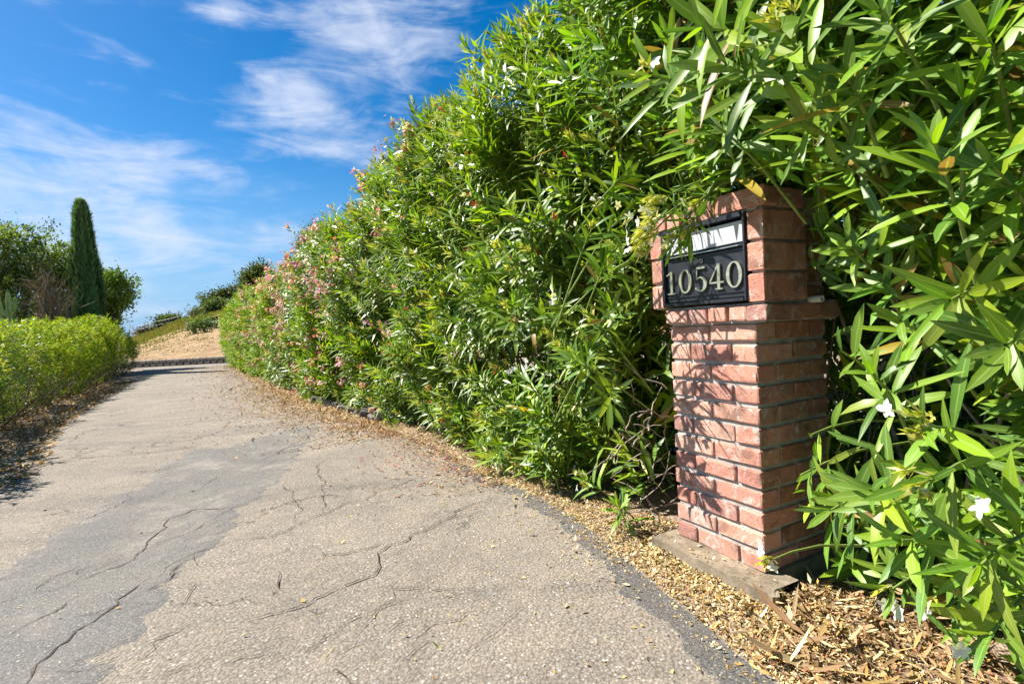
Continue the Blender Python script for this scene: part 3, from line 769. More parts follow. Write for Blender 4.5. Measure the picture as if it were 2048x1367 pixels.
def trimmed(args, soft=0.0, keep_p=0.03):
    """the gardener keeps the shrub clear of the mailbox, the pillar and the pavement"""
    b = args[0]; dd = norm(args[1]); L = args[3][:, None]
    bad = np.zeros(len(b), bool)
    loc = b-ORG; la = loc@D1; lb = loc@D2
    for s in (0, .5, 1):
        q = b+dd*L*s; x, y, z = pr(q); front = (z > .05)
        l2 = q-ORG; a2 = l2@D1; b2 = l2@D2
        behind = b2 > .42
        inside = (a2 > -.08) & (a2 < .49) & (b2 > -.06) & (b2 < .42) & (q[:, 2] < 1.42)
        bad |= inside
        bad |= front & ~behind & (z < 2.4) & in_poly(x, y, PILLAR_MASK)
        bad |= front & (z < 2.6) & in_poly(x, y, GROUND_MASK) & (q[:, 2] < .6)
        bad |= front & (z < .5)
        bad |= q[:, 2] < .01
        if s == .5:
            bad |= front & in_poly(x, y, SOFT_MASK) & (z < 2.7) & (R.random(len(b)) > soft)
    return sel(args, ~bad)

def bush_surface(P0, P1, prof, H, n, depth=1.1, lumpf=2.3, lumpa=.21, top=.22, inner=.3, face=(-1, -.4)):
    """points on the road side and top of a stretch of hedge and their outward axes"""
    P0 = np.array(P0, float); P1 = np.array(P1, float); t = P1-P0; Ls = np.linalg.norm(t); t /= Ls; nr = np.array([-t[1], t[0]])
    if nr@np.array(face) < 0: nr = -nr
    s = R.random(n)*(Ls+.3)-.15; istop = R.random(n) < top
    z = R.random(n)**.92*H
    hs_ = H*(1+.05*np.sin(s*5+P0[0]*3)+.04*np.sin(s*11+1))
    z = np.where(istop, hs_-R.random(n)*.12, z)
    off = np.interp(z, [a for a, _ in prof], [b for _, b in prof])
    off = np.where(istop, off-R.random(n)*depth, off)
    edge = np.clip((z-(H-.45))/.45, 0, 1); off = off-np.where(istop, 0, edge**2*.30)
    p = np.c_[P0[0]+t[0]*s+nr[0]*off, P0[1]+t[1]*s+nr[1]*off, z]
    lv = lump(p, lumpf)+.5*lump(p, lumpf*2.3)
    ind = R.exponential(.10, n); ind = np.where(R.random(n) < inner, R.random(n)*.45, ind)
    p[:, :2] += nr*(lv*lumpa-ind)[:, None]
    up = .75+.35*(z/H)**2; up = np.where(istop, 1.6, up)
    ax = np.c_[nr[0]*np.ones(n)*1.0, nr[1]*np.ones(n), up]+R.normal(0, .28, (n, 3))
    ax[:, :2] += (t*R.normal(0, .25, n)[:, None])
    return p, norm(ax), s/Ls, z, lv

F_ = [np.array(v, float) for v in [(1.60, .30), (1.22, 1.05), (.95, 1.62), (.66, 2.32), (.26, 2.80), (-.10, 3.28), (-.75, 4.45), (-1.68, 5.75), (-3.4, 7.95), (-5.1, 10.3), (-7.6, 13.9), (-10.4, 18.2), (-12.1, 20.9)]]
prof_near = [(0, -.12), (.3, .10), (.7, .24), (1.0, .28), (1.4, .38), (1.8, .55), (2.6, .55), (3.6, .35)]
prof_side = [(0, -.15), (.4, .02), (.9, .10), (1.3, .20), (1.6, .44), (2.0, .60), (2.6, .55), (3.6, .35)]
prof_over = [(0, -.6), (1.2, -.55), (1.44, .0), (1.65, .28), (2.0, .46), (2.6, .5), (3.6, .35)]
prof_mid = [(0, -.05), (.3, .08), (.8, .16), (1.6, .20), (2.2, .18), (2.8, .05), (3.6, -.2)]
prof_far = [(0, -.15), (.4, .05), (1.0, .2), (2.0, .1), (3, -.2)]
SPEC = [  # name label seg(range in F_) H prof density lod leaf(L,W) lime yellow flower buds
 dict(a=0, b=1, H=3.3, prof=prof_near, den=135, lod=0, L=.135, W=.0255, n=.75, lime=.10, yel=.06, bud=.07, fl=('white', .020), red=0, label='near white flowering oleander right of the brick pillar with large leaves and cream buds'),
 dict(a=1, b=2, H=3.3, prof=prof_side, den=150, lod=0, L=.135, W=.0245, n=.75, lime=.08, yel=.06, bud=.06, fl=('white', .02), red=0, label='white flowering oleander crowding the right side of the brick pillar'),
 dict(a=2, b=3, H=3.3, prof=prof_over, den=130, lod=0, L=.145, W=.025, n=.8, lime=.10, yel=.05, bud=.10, fl=('white', .03), red=.0, label='oleander behind the brick pillar arching over its cap'),
 dict(a=3, b=5, H=3.0, prof=prof_mid, den=105, lod=0, L=.145, W=.024, n=.9, lime=.12, yel=.03, bud=.22, fl=('white', .07), red=.05, label='oleander left of the brick pillar with white flowers, yellow buds and red seed stalks'),
 dict(a=5, b=6, H=3.02, prof=prof_mid, den=100, lod=1, L=.150, W=.025, n=1, lime=.16, yel=.02, bud=.38, fl=('white', .03), red=.10, label='tall oleander with red seed stalks and yellow sprays where the dark asphalt edge ends'),
 dict(a=6, b=7, H=3.0, prof=prof_mid, den=92, lod=1, L=.150, W=.027, n=1, lime=.16, yel=.02, bud=.34, fl=('pink', .06), red=.05, label='oleander with few pink flowers above the loose edging stones'),
 dict(a=7, b=8, H=2.6, prof=prof_mid, den=80, lod=1, L=.150, W=.027, n=1, lime=.12, yel=.015, bud=.22, fl=('pink', .34), red=.03, label='pink flowering oleander past the edging stones, thickest with pink clusters'),
 dict(a=8, b=9, H=2.4, prof=prof_far, den=80, lod=1, L=.135, W=.025, n=1, lime=.16, yel=.02, bud=.26, fl=('pink', .28), red=.03, label='pink flowering oleander midway along the hedge with dark gaps near its foot'),
 dict(a=9, b=10, H=2.38, prof=prof_far, den=55, lod=2, L=.15, W=.032, n=1, lime=.34, yel=.02, bud=.25, fl=('pink', .18), red=.01, label='yellowish oleander with scattered pink flowers before the far end of the hedge'),
 dict(a=10, b=11, H=2.5, prof=prof_far, den=50, lod=2, L=.16, W=.036, n=1, lime=.45, yel=.03, bud=.32, fl=('white', .06), red=0, label='pale yellow green oleander at the far end of the hedge'),
 dict(a=11, b=12, H=2.3, prof=prof_far, den=42, lod=2, L=.16, W=.036, n=1, lime=.2, yel=.03, bud=.22, fl=('white', .07), red=0, label='low greyer oleander closing the hedge beside the block wall'),
]
petal_pal = {'white': WHITE, 'pink': PINK}
leaf_proto = {}
def frame_matrix(b, d, n, L, Wd):
    d = d/np.linalg.norm(d); s = np.cross(d, n); s /= np.linalg.norm(s); n = np.cross(s, d)
    return Matrix(((s[0]*Wd, d[0]*L, n[0]*L, b[0]), (s[1]*Wd, d[1]*L, n[1]*L, b[1]), (s[2]*Wd, d[2]*L, n[2]*L, b[2]), (0, 0, 0, 1)))
def proto_leaf(ci, bi, ni):
    key = (ci, bi, ni)
    if key not in leaf_proto:
        c = ALLCOL[ci]
        bend = [.02, .14, .3][bi]
        a = leaf_arrays(np.zeros((1, 3)), np.array([[0, 1., 0]]), np.array([[0, 0, 1.]]), np.ones(1), np.full(1, .18), np.array([bend]), np.array([c]), 0)
        me = raw_mesh('leaf', *a); me.materials.append(M['leaf']); 
        leaf_proto[key] = me
    return leaf_proto[key]
ALLCOL = np.concatenate([GREEN, FRESH, LIME, YELLOW])
def split_leaves(args, parent, limit):
    """the largest-showing leaves become parts of their own, the rest one mass"""
    mid = args[0]+norm(args[1])*args[3][:, None]*.5
    x, y, z = pr(mid); vis = (z > .3) & (x > -40) & (x < 2090) & (y > -40) & (y < 1400)
    score = np.where(vis, args[4]*args[3]/np.maximum(z, .3)**2, 0)
    # prefer leaves nothing stands in front of: coarse depth buffer
    gx = np.clip((x/14).astype(int), 0, 150); gy = np.clip((y/14).astype(int), 0, 100); buf = np.full((151, 101), 99.)
    np.minimum.at(buf, (gx[vis], gy[vis]), z[vis]); score = np.where(vis & (z < buf[gx, gy]+.06), score, 0)
    idx = np.argsort(-score)[:limit]; idx = idx[score[idx] > 0]
    for i in idx:
        ci = int(np.argmin(((ALLCOL-args[6][i])**2).sum(1))); bi = int(np.argmin(np.abs(np.array([.02, .14, .3])-args[5][i])))
        me = proto_leaf(ci, bi, 0)
        o = bpy.data.objects.new('leaf', me); COL.objects.link(o); o.parent = parent
        Lq, Wq = args[3][i], args[4][i]
        mw = frame_matrix(args[0][i], args[1][i], args[2][i], Lq, Wq/.18)
        mw = mw.copy()
        o.matrix_parent_inverse = Matrix.Identity(4)
        o.matrix_local = parent.matrix_basis.inverted() @ mw
    m_ = np.ones(len(args[0]), bool); m_[idx] = False
    return sel(args, m_)
def localise(args, root):
    a = list(args); a[0] = a[0]-np.array(root.location)[None]; return a

# sprays that stand out: bush, tip pixel, depth, a point further down the stem, its depth offset, leafy length, leaves, leaf length, bud sprays, flowers
HERO = [(3, 1215, 520, 2.0, 1180, 600, .15, .16, 18, .14, 1, 0), (3, 1245, 430, 1.95, 1190, 500, .15, .16, 18, .14, 1, 1), (3, 1225, 610, 2.02, 1190, 680, .15, .16, 18, .14, 0, 0),
 (3, 1255, 345, 1.9, 1200, 400, .15, .16, 18, .14, 0, 0), (3, 1185, 455, 1.95, 1150, 540, .15, .16, 18, .14, 2, 0), (3, 1190, 700, 2.1, 1150, 760, .15, .16, 18, .14, 0, 0), (3, 1260, 520, 2.05, 1200, 560, .15, .14, 15, .12, 0, 0),
 (2, 1310, 425, 1.60, 1450, 365, .0, .16, 12, .08, 8, 4), (2, 1290, 480, 1.62, 1400, 380, .0, .14, 9, .07, 9, 4), (2, 1370, 480, 1.57, 1420, 380, .0, .10, 12, .11, 0, 0), (2, 1340, 500, 1.59, 1400, 400, .0, .08, 9, .09, 0, 0), (2, 1400, 400, 1.58, 1480, 345, .0, .12, 12, .10, 4, 2),
 (0, 1760, 18, .85, 1835, 130, .05, .14, 15, .15, 0, 0), (0, 1975, 70, .80, 2000, 150, .05, .12, 15, .15, 0, 0), (0, 1868, 285, .80, 1920, 440, .06, .17, 18, .145, 0, 0),
 (0, 1925, 190, .85, 1925, 290, .04, .12, 15, .13, 0, 0), (0, 1690, 150, .92, 1730, 225, .05, .12, 15, .14, 0, 0), (0, 1900, 600, .85, 2010, 560, .08, .10, 12, .14, 0, 0),
 (0, 2010, 690, .75, 2090, 660, .08, .12, 15, .14, 0, 0), (0, 1745, 745, .98, 1800, 830, .06, .14, 18, .12, 0, 0), (0, 1860, 960, .85, 1990, 900, .08, .12, 12, .13, 5, 1),
 (0, 1840, 850, .86, 2000, 880, .08, .12, 9, .12, 6, 1), (0, 1740, 980, .95, 1840, 1010, .06, .14, 18, .13, 0, 0), (0, 1800, 1080, .92, 1960, 1090, .08, .16, 18, .14, 0, 0),
 (0, 1960, 1130, .80, 2060, 1060, .06, .14, 18, .14, 0, 0), (0, 1780, 1180, 1.0, 1880, 1130, .06, .12, 9, .12, 1, 2), (0, 1890, 1215, .95, 1980, 1160, .06, .12, 9, .12, 1, 2),
 (0, 1980, 1270, .85, 2060, 1180, .06, .16, 18, .14, 0, 0), (0, 1980, 330, .78, 2060, 420, .05, .14, 15, .15, 0, 0), (1, 1670, 330, 1.05, 1760, 370, .08, .12, 12, .12, 0, 0),
 (1, 1690, 480, 1.1, 1760, 560, .08, .14, 15, .12, 0, 0), (1, 1680, 700, 1.15, 1760, 760, .08, .14, 15, .12, 0, 0), (1, 1600, 950, 1.35, 1720, 900, .1, .14, 12, .12, 0, 0),
 (1, 1620, 870, 1.3, 1720, 840, .1, .12, 12, .12, 0, 0), (1, 1660, 1020, 1.2, 1760, 980, .08, .14, 15, .13, 0, 0), (1, 1545, 1118, 1.42, 1640, 1090, .06, .03, 3, .05, 2, 2),
 (1, 1800, 640, 1.0, 1880, 700, .08, .14, 15, .12, 0, 0), (1, 1760, 560, 1.1, 1830, 620, .08, .14, 15, .12, 0, 0),
 (2, 1300, 452, 1.62, 1440, 360, .0, .16, 12, .075, 9, 4), (2, 1345, 470, 1.60, 1430, 370, .0, .12, 12, .09, 3, 0), (2, 1385, 440, 1.58, 1450, 340, .0, .12, 12, .10, 3, 1),
 (2, 1320, 400, 1.60, 1430, 350, .0, .12, 9, .08, 6, 3), (2, 1400, 55, 1.0, 1560, 90, .1, .14, 15, .17, 0, 0), (2, 1560, 60, .95, 1640, 160, .08, .14, 15, .15, 4, 0), (2, 1450, 130, 1.0, 1560, 190, .1, .14, 15, .16, 0, 0),
 (2, 1300, 150, 1.2, 1420, 190, .1, .14, 15, .15, 2, 1), (2, 1600, 240, 1.0, 1690, 300, .1, .14, 15, .14, 0, 0), (2, 1430, 250, 1.2, 1520, 330, .1, .14, 15, .13, 0, 0),
 (3, 1235, 1010, 2.25, 1260, 1060, .05, .12, 18, .13, 2, 0), (3, 1170, 960, 2.35, 1230, 1000, .05, .12, 15, .12, 4, 2), (3, 1180, 640, 2.1, 1240, 700, .1, .14, 18, .13, 3, 1), (3, 1140, 720, 2.1, 1220, 760, .1, .14, 18, .13, 0, 0)]
HEDGE_GROUP = 'oleanders of the hedge along the right of the driveway'
for bi_, S in enumerate(SPEC):
    root = None; stems = []; stalks = []; petals_h = []; shoots = []; buds = []; petals = []; reds = []
    Pm = (F_[S['a']]+F_[S['b']])/2
    root = empty('oleander_bush', (Pm[0]+.5, Pm[1]+.3, 0))
    prop(root, S['label'], 'bush', HEDGE_GROUP)
    for i in range(S['a'], S['b']):
        Lseg = np.linalg.norm(F_[i+1]-F_[i]); H = S['H']; n = int(S['den']*Lseg*(H+.9))
        p, ax, s, z, lv = bush_surface(F_[i], F_[i+1], S['prof'], H, n)
        gap = lump(p, 1.7)
        sway = lump(p+57, 1.1)[:, None]*np.array([[-.6, .5, .35]])+lump(p+11, 2.4)[:, None]*np.array([[.3, -.3, .3]]); ax = norm(ax+sway)
        keep = (gap+R.normal(0, .09, n) > -.30); p, ax, z, gap = p[keep], ax[keep], z[keep], gap[keep]; n = len(p)
        ln = R.uniform(.22, .40, n)
        per = 24 if S['lod'] < 2 else 15
        near = S['lod'] == 0
        sh = shoot_leaves(p, ax, ln, per, S['L'], S['W'], S['lime'], S['yel'], pal=FRESH if S['a'] < 3 else GREEN, ang0=22, ang1=80)
        shoots.append(sh)
        if S['lod'] < 2:
            k2 = R.random(n) < (1 if near else .5)
            for _ in (0, 1): stalks.append([(p-ax*(ln*1.25)[:, None])[k2], ax[k2], R.normal(0, 1, (k2.sum(), 3)), (ln*1.25)[k2], np.full(k2.sum(), .0055 if near else .007), R.normal(0, .06, k2.sum()), pick(np.array([[.22, .28, .05], [.20, .17, .09], [.26, .22, .12]]), k2.sum())])
        bm_ = R.random(n) < S['bud']; 
        if bm_.any(): buds.append(bud_sprays(p[bm_]+ax[bm_]*.03, ax[bm_], 26 if near else 16, .06 if near else .08, .5, BUDC, .16 if near else .10 if S['lod'] == 1 else .13))
        kind, pf = S['fl']; fm = R.random(n) < pf*((.45+1.0*(z/H)) if kind == 'pink' else 1)*np.clip(1+2.2*lump(p+31, 1.2), .1, 3)
        if fm.any(): petals.append(flower_arrays(p[fm]+ax[fm]*.07, ax[fm], 3 if kind == 'white' else 9, .019 if kind == 'white' else .025, petal_pal[kind], .022 if kind == 'white' else .032))
        rm = R.random(n) < S['red']
        if rm.any(): reds.append(bud_sprays(p[rm]+ax[rm]*.03, ax[rm], 12, .045, .7, RED))
        # a thin back wall of foliage so that the hedge is closed
        nb = int({2: 320, 3: 230}.get(S['a'], 130)*Lseg*H) if S['lod'] < 2 else int(25*Lseg*H)
        pb, axb, *_ = bush_surface(F_[i], F_[i+1], S['prof'], H, nb, inner=0, top=.1)
        t_ = (F_[i+1]-F_[i])/Lseg; nb_ = np.array([-t_[1], t_[0]]); nb_ = nb_ if nb_@np.array([1, .4]) > 0 else -nb_
        pb[:, :2] += nb_*R.uniform(.6, 1.15, len(pb))[:, None]
        back = shoot_leaves(pb, -axb*np.array([1, 1, -1]), R.uniform(.2, .4, len(pb)), 12, S['L']*1.1, S['W']*1.7, .1, .02)
        shoots.append(('back', back))
    hb = []; hf = []
    for (bush, px, py, dep, qx, qy, dq, ln_, per_, LL, nb_, nf_) in HERO:
        if bush != bi_: continue
        tp = CAM+dep*(FWD+RGT*(px-CX)/FPX-UPV*(py-CY)/FPX); bs = CAM+(dep+dq)*(FWD+RGT*(qx-CX)/FPX-UPV*(qy-CY)/FPX)
        axh = norm((tp-bs)[None]); ll = np.array([ln_])
        hl = shoot_leaves(tp[None], axh, ll, per_, LL*.93, LL*.165, .25, .03, pal=FRESH, ang0=25, ang1=75)
        if nf_ or nb_: hl = sel(hl, R.random(len(hl[0])) < .75)
        hf.append(trimmed(hl, .5) if bush != 2 or px > 1400 else hl)
        stems.append((np.array([tp, tp*.6+bs*.4+np.array([0, 0, .006]), bs, bs+(bs-tp)*1.2-np.array([0, 0, .05])])-np.array(root.location), [.0022, .003, .0036, .005]))
        if nb_: hb.append(bud_sprays(np.repeat(tp[None], nb_, 0)+R.normal(0, .012, (nb_, 3)), np.repeat(axh, nb_, 0), 12, .045, .45, BUDC))
        if nf_: petals_h.append(flower_arrays(tp[None]+axh*.03, axh, nf_, .020, WHITE, .03))
    front = cat_args([s_ for s_ in shoots if not isinstance(s_, tuple)]); backs = cat_args([s_[1] for s_ in shoots if isinstance(s_, tuple)])
    if bi_ <= 4:
        front = trimmed(front, .06); backs = trimmed(backs, .3)
        if buds: buds = [trimmed(cat_args(buds), .03)]
        if petals: petals = [trimmed(cat_args(petals), .0)]
        if reds: reds = [trimmed(cat_args(reds), .0)]
    if stalks: o = leaf_object('shoot_stems', localise(trimmed(cat_args(stalks), .3) if bi_ <= 4 else cat_args(stalks), root), 1, M['petal'], root); o['kind'] = 'stuff'
    if hf: front = cat_args([front]+hf)
    if hb: buds = buds+hb
    if petals_h: petals = petals+petals_h
    if stems: tubes_object('stem', stems, M['green_stem'], root, 6)['kind'] = 'stuff'
    if bi_ <= 4:
        front = split_leaves(front, root, 300 if bi_ < 4 else 120)
    o = leaf_object('foliage', localise(front, root), S['lod'], M['leaf'] if S['lod'] < 2 else M['far_leaf'], root); o['kind'] = 'stuff'
    o = leaf_object('inner_foliage', localise(backs, root), 2, M['far_leaf'], root); o['kind'] = 'stuff'
    if buds: o = leaf_object('flower_buds', localise(cat_args(buds), root), 2, M['petal'], root); o['kind'] = 'stuff'; o['label'] = 'cream and yellow buds'
    if reds: o = leaf_object('seed_stalks', localise(cat_args(reds), root), 2, M['petal'], root); o['kind'] = 'stuff'; o['label'] = 'dark red seed stalks'
    if petals and bi_ <= 3:                                         # close by, each flower is a part of its own
        pa = cat_args(petals); key_ = np.round(pa[0], 5); _, inv_ = np.unique(key_, axis=0, return_inverse=True); inv_ = inv_.ravel()
        for k_ in range(inv_.max()+1):
            m_ = inv_ == k_
            if m_.sum() >= 3: leaf_object('flower', localise(sel(pa, m_), root), 0, M['petal'], root)
    elif petals:
        o = leaf_object('flowers', localise(cat_args(petals), root), 1 if bi_ > 3 else 0, M['petal'], root); o['kind'] = 'stuff'; o['label'] = S['fl'][0]+' flowers'
    # canes from the ground up
    tubes = []
    for i in range(S['a'], S['b']):
        Lseg = np.linalg.norm(F_[i+1]-F_[i]); t_ = (F_[i+1]-F_[i])/Lseg; nr = np.array([-t_[1], t_[0]]); nr = nr if nr@np.array([-1, -.4]) > 0 else -nr
        for c_ in range(int((26 if S['lod'] == 0 else 8)*Lseg)):
            b2 = F_[i]+t_*R.random()*Lseg-nr*R.uniform(.45, 1.0); 
            pt = wander((b2[0], b2[1], -.02), (nr[0]*.02+R.normal(0, .22), nr[1]*.02+R.normal(0, .22), 1.2), R.uniform(.8, S['H']*.85), 9, .13, .05)
            offn = (pt[:, :2]-F_[i])@nr
            if offn.max() > -.12 or pt[:, 2].max() > S['H']-.35: continue
            r0 = R.uniform(.006, .016) if S['lod'] else R.uniform(.003, .011)
            if S['lod'] == 0 and bi_ <= 4:
                l2 = pt-ORG; ins = ((l2@D1 > -.1) & (l2@D1 < .5) & (l2@D2 > -.08) & (l2@D2 < .46) & (pt[:, 2] < 1.45))
                if ins.any(): continue
                X, Y, Z = pr(pt); 
                if (in_poly(X, Y, PILLAR_MASK) & (l2@D2 < .42)).any(): continue
            tubes.append((pt-np.array(root.location), np.linspace(r0, r0*.35, len(pt))))
    if tubes:
        if S['lod'] == 0:
            for tb in tubes[:40]: tubes_object('cane', [tb], M['cane'], root, 6)
            if tubes[40:]: o = tubes_object('canes', tubes[40:], M['cane'], root, 5); o['kind'] = 'stuff'
        else:
            o = tubes_object('canes', tubes, M['cane'], root, 4); o['kind'] = 'stuff'
    S['root'] = root
    if bi_ == 3:                                                    # bare crooked twigs in the dark gap beside the pillar
        for k_ in range(34):
            px_, py_ = R.uniform(1215, 1335), R.uniform(720, 1060); dp_ = R.uniform(2.15, 2.55)
            q_ = CAM+dp_*(FWD+RGT*(px_-CX)/FPX-UPV*(py_-CY)/FPX)
            if q_[2] < .03: continue
            pt = wander(q_, (R.normal(.2, .6), R.normal(0, .5), R.normal(.3, .7)), R.uniform(.15, .45), 8, .3)
            l2 = pt-ORG
            if ((l2@D1 < .48) & (l2@D2 < .44)).any() or (pt[:, 2] < .01).any(): continue
            tubes_object('twig', [(pt-np.array(root.location), np.linspace(R.uniform(.0025, .006), .0015, len(pt)))], M['cane'], root, 5)

# ------------------------------------------------------------------ low hedge on the left
LF = [np.array(v) for v in [(-3.75, 2.0), (-4.45, 3.8), (-6.4, 6.2), (-7.9, 8.5), (-9.4, 10.9), (-11.3, 13.9), (-13.7, 17.9)]]
LIMEG = np.array([[.34, .46, .014], [.44, .52, .020], [.22, .36, .014], [.55, .52, .04], [.12, .22, .015]])
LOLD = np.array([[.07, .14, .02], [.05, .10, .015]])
prof_left = [(0, -.28), (.25, -.05), (.7, .10), (1.1, .08), (1.5, -.05), (2.1, -.2)]
LSPEC = [(1.34, 'lime green shrub casting leaf shadows on the near left edge of the asphalt'), (1.34, 'lime green shrub of the low hedge cut off by the left edge of the picture'),
         (1.36, 'lime green shrub of the low hedge in front of the cactus and oak'), (1.42, 'yellow green clipped shrub of the low hedge in front of the bare brown tree'),
         (1.55, 'lime green shrub of the low hedge in front of the cypress'), (1.80, 'taller rounded shrub at the far end of the low left hedge')]
for i in range(len(LF)-1):
    H = LSPEC[i][0]; Pm = (LF[i]+LF[i+1])/2; root = empty('shrub', (Pm[0]-.5, Pm[1], 0)); prop(root, LSPEC[i][1], 'shrub', 'shrubs of the low hedge along the left of the driveway')
    Lseg = np.linalg.norm(LF[i+1]-LF[i]); far_ = i > 3
    n = int(Lseg*(H+1.2)*(105 if not far_ else 85))
    p, ax, s, z, lv = bush_surface(LF[i], LF[i+1], prof_left, H, n, depth=1.5, lumpf=1.6, lumpa=.22, top=.42, face=(1, .1))
    ax = norm(ax+np.array([0, 0, .5]))
    p[:, 2] += .13*lump(p, 1.3)+.07*lump(p, 3.1)+np.where((R.random(len(p)) < .08) & (z > H-.3), R.uniform(.03, .16, len(p)), 0)
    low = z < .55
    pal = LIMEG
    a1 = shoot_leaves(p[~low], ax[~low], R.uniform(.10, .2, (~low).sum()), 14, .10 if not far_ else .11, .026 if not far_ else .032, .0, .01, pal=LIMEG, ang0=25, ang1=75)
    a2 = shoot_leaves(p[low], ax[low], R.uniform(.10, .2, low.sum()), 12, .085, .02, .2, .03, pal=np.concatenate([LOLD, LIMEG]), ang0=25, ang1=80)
    pb, axb, *_ = bush_surface(LF[i], LF[i+1], prof_left, H-.08, int(50*Lseg*H), depth=1.5, inner=0, top=.2, face=(1, .1))
    pb[:, 0] -= R.uniform(.4, 1.5, len(pb))
    a3 = shoot_leaves(pb, axb, R.uniform(.1, .2, len(pb)), 12, .12, .04, .1, .01)
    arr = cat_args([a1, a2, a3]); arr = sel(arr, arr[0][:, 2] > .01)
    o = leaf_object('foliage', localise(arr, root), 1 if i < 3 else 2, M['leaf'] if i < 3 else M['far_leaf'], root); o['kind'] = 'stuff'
    tb = []
    for c_ in range(int(24*Lseg)):
        q = LF[i]+(LF[i+1]-LF[i])*R.random()-np.array([R.uniform(.1, .9), 0])
        pt = wander((q[0], q[1], -.02), (R.normal(.25, .4), R.normal(0, .4), 1), R.uniform(.5, H*.85), 6, .2, .02)
        tb.append((pt-np.array(root.location), np.linspace(.008, .003, len(pt))))
    o = tubes_object('branches', tb, M['twig'], root, 4); o['kind'] = 'stuff'

# ------------------------------------------------------------------ trees on the left
def clump_crown(blobs, nclump, per, spread, L, W, pal, up=.2, hollow=.35):
    c = []; out_ = []
    tot = sum(b[3]*b[4]*b[5] for b in blobs)
    for (x, y, z, rx, ry, rz) in blobs:
        k = max(3, int(nclump*rx*ry*rz/tot)); d = norm(R.normal(0, 1, (k, 3))); r = (hollow+(1-hollow)*R.random(k)**.45)
        lv = 1+.35*np.array([mnoise.noise(Vector(tuple(q*2.2+x))) for q in d])
        c.append(np.array([x, y, z])+d*np.array([rx, ry, rz])*(r*lv)[:, None]); out_.append(d)
    c = np.concatenate(c); od = np.concatenate(out_); n = len(c)
    ax = od[:, None]+R.normal(0, .9, (n, per, 3))+np.array([0, 0, up])
    pos = c[:, None]+R.normal(0, 1, (n, per, 3))*(spread*(.5+R.random((n, 1, 1))))
    tint = np.repeat(pick(pal, n, .1), per, 0)*(1+R.normal(0, .2, (n*per, 1)))
    m_ = n*per
    return [pos.reshape(-1, 3), ax.reshape(-1, 3), R.normal(0, 1, (m_, 3))+np.array([0, 0, 1.2]), L*(.6+.8*R.random(m_)), W*(.6+.8*R.random(m_)), R.normal(.1, .1, m_), np.clip(tint, .005, .9)]
def limbs(base, blobs, r0, k=10, H0=.3):
    tb = []; b = np.array(base)
    for (x, y, z, rx, ry, rz) in blobs:
        e = np.array([x, y, z]); mid = b*.5+e*.5+R.normal(0, .12, 3); pts = np.array([b+(mid-b)*u for u in np.linspace(0, 1, 4)]+[mid+(e-mid)*u for u in np.linspace(.25, 1, 4)])
        pts[1:-1] += R.normal(0, .05, (6, 3)); tb.append((pts, np.linspace(r0, r0*.3, 8)))
        for j in range(k):
            s_ = pts[R.integers(3, 8)]; d = norm(R.normal(0, 1, 3)+np.array([0, 0, .6])); tb.append((wander(s_, d, max(rx, rz)*R.uniform(.5, .95), 5, .22), np.linspace(r0*.28, r0*.06, 6)))
    return tb
def tree(name, label, base, blobs, nclump, per, spread, L, W, pal, r0=.12, k=10, cat='tree', group=None, hollow=.35, up=.2):
    root = empty(name, base); prop(root, label, cat, group)
    bl = [tuple(np.array(b[:3])-np.array(base))+tuple(b[3:]) for b in blobs]
    tb = limbs((0, 0, -.1), bl, r0, k)
    tubes_object('trunk', tb, M['bark'], root, 5)
    o = leaf_object('crown', clump_crown(bl, nclump, per, spread, L, W, pal, up, hollow), 2, M['far_leaf'], root)
    return root
OAK = np.array([[.11, .18, .025], [.16, .24, .035], [.22, .30, .05], [.07, .12, .02], [.28, .35, .09]])
def B(px, py, Y, rx, rz, ry=None):
    c = A(px, py, Y); k = Y/FPX; return (c[0], c[1], c[2], rx*k, (ry or rx)*k, rz*k)
TG = 'broadleaf trees behind the low left hedge'
b0 = A(30, 700, 17.5); tree('oak_tree', 'large dark green oak at the left edge of the picture behind the cactus', (b0[0], b0[1], 0),
     [B(10, 530, 17.5, 62, 66), B(75, 520, 17.8, 50, 58), B(50, 600, 17.3, 60, 50), B(-45, 560, 17.5, 60, 90), B(15, 480, 17.6, 40, 30)], 400, 55, .15, .11, .055, OAK, .14, 14, 'tree', TG)
b0 = A(115, 700, 18.5); tree('oak_tree', 'dark oak with open crown between the bare brown tree and the cypress', (b0[0], b0[1], 0),
     [B(118, 540, 18.6, 34, 44), B(135, 600, 18.6, 26, 45), B(90, 620, 18.8, 34, 40)], 140, 60, .14, .115, .06, OAK, .11, 12, 'tree', TG)
b0 = A(215, 700, 19.5); tree('oak_tree', 'green broadleaf tree showing behind the right side of the cypress', (b0[0], b0[1], 0),
     [B(225, 590, 19.5, 34, 44), B(240, 565, 19.5, 24, 22), B(205, 620, 19.5, 28, 44)], 150, 60, .14, .115, .06, OAK*1.25, .11, 10, 'tree', TG)
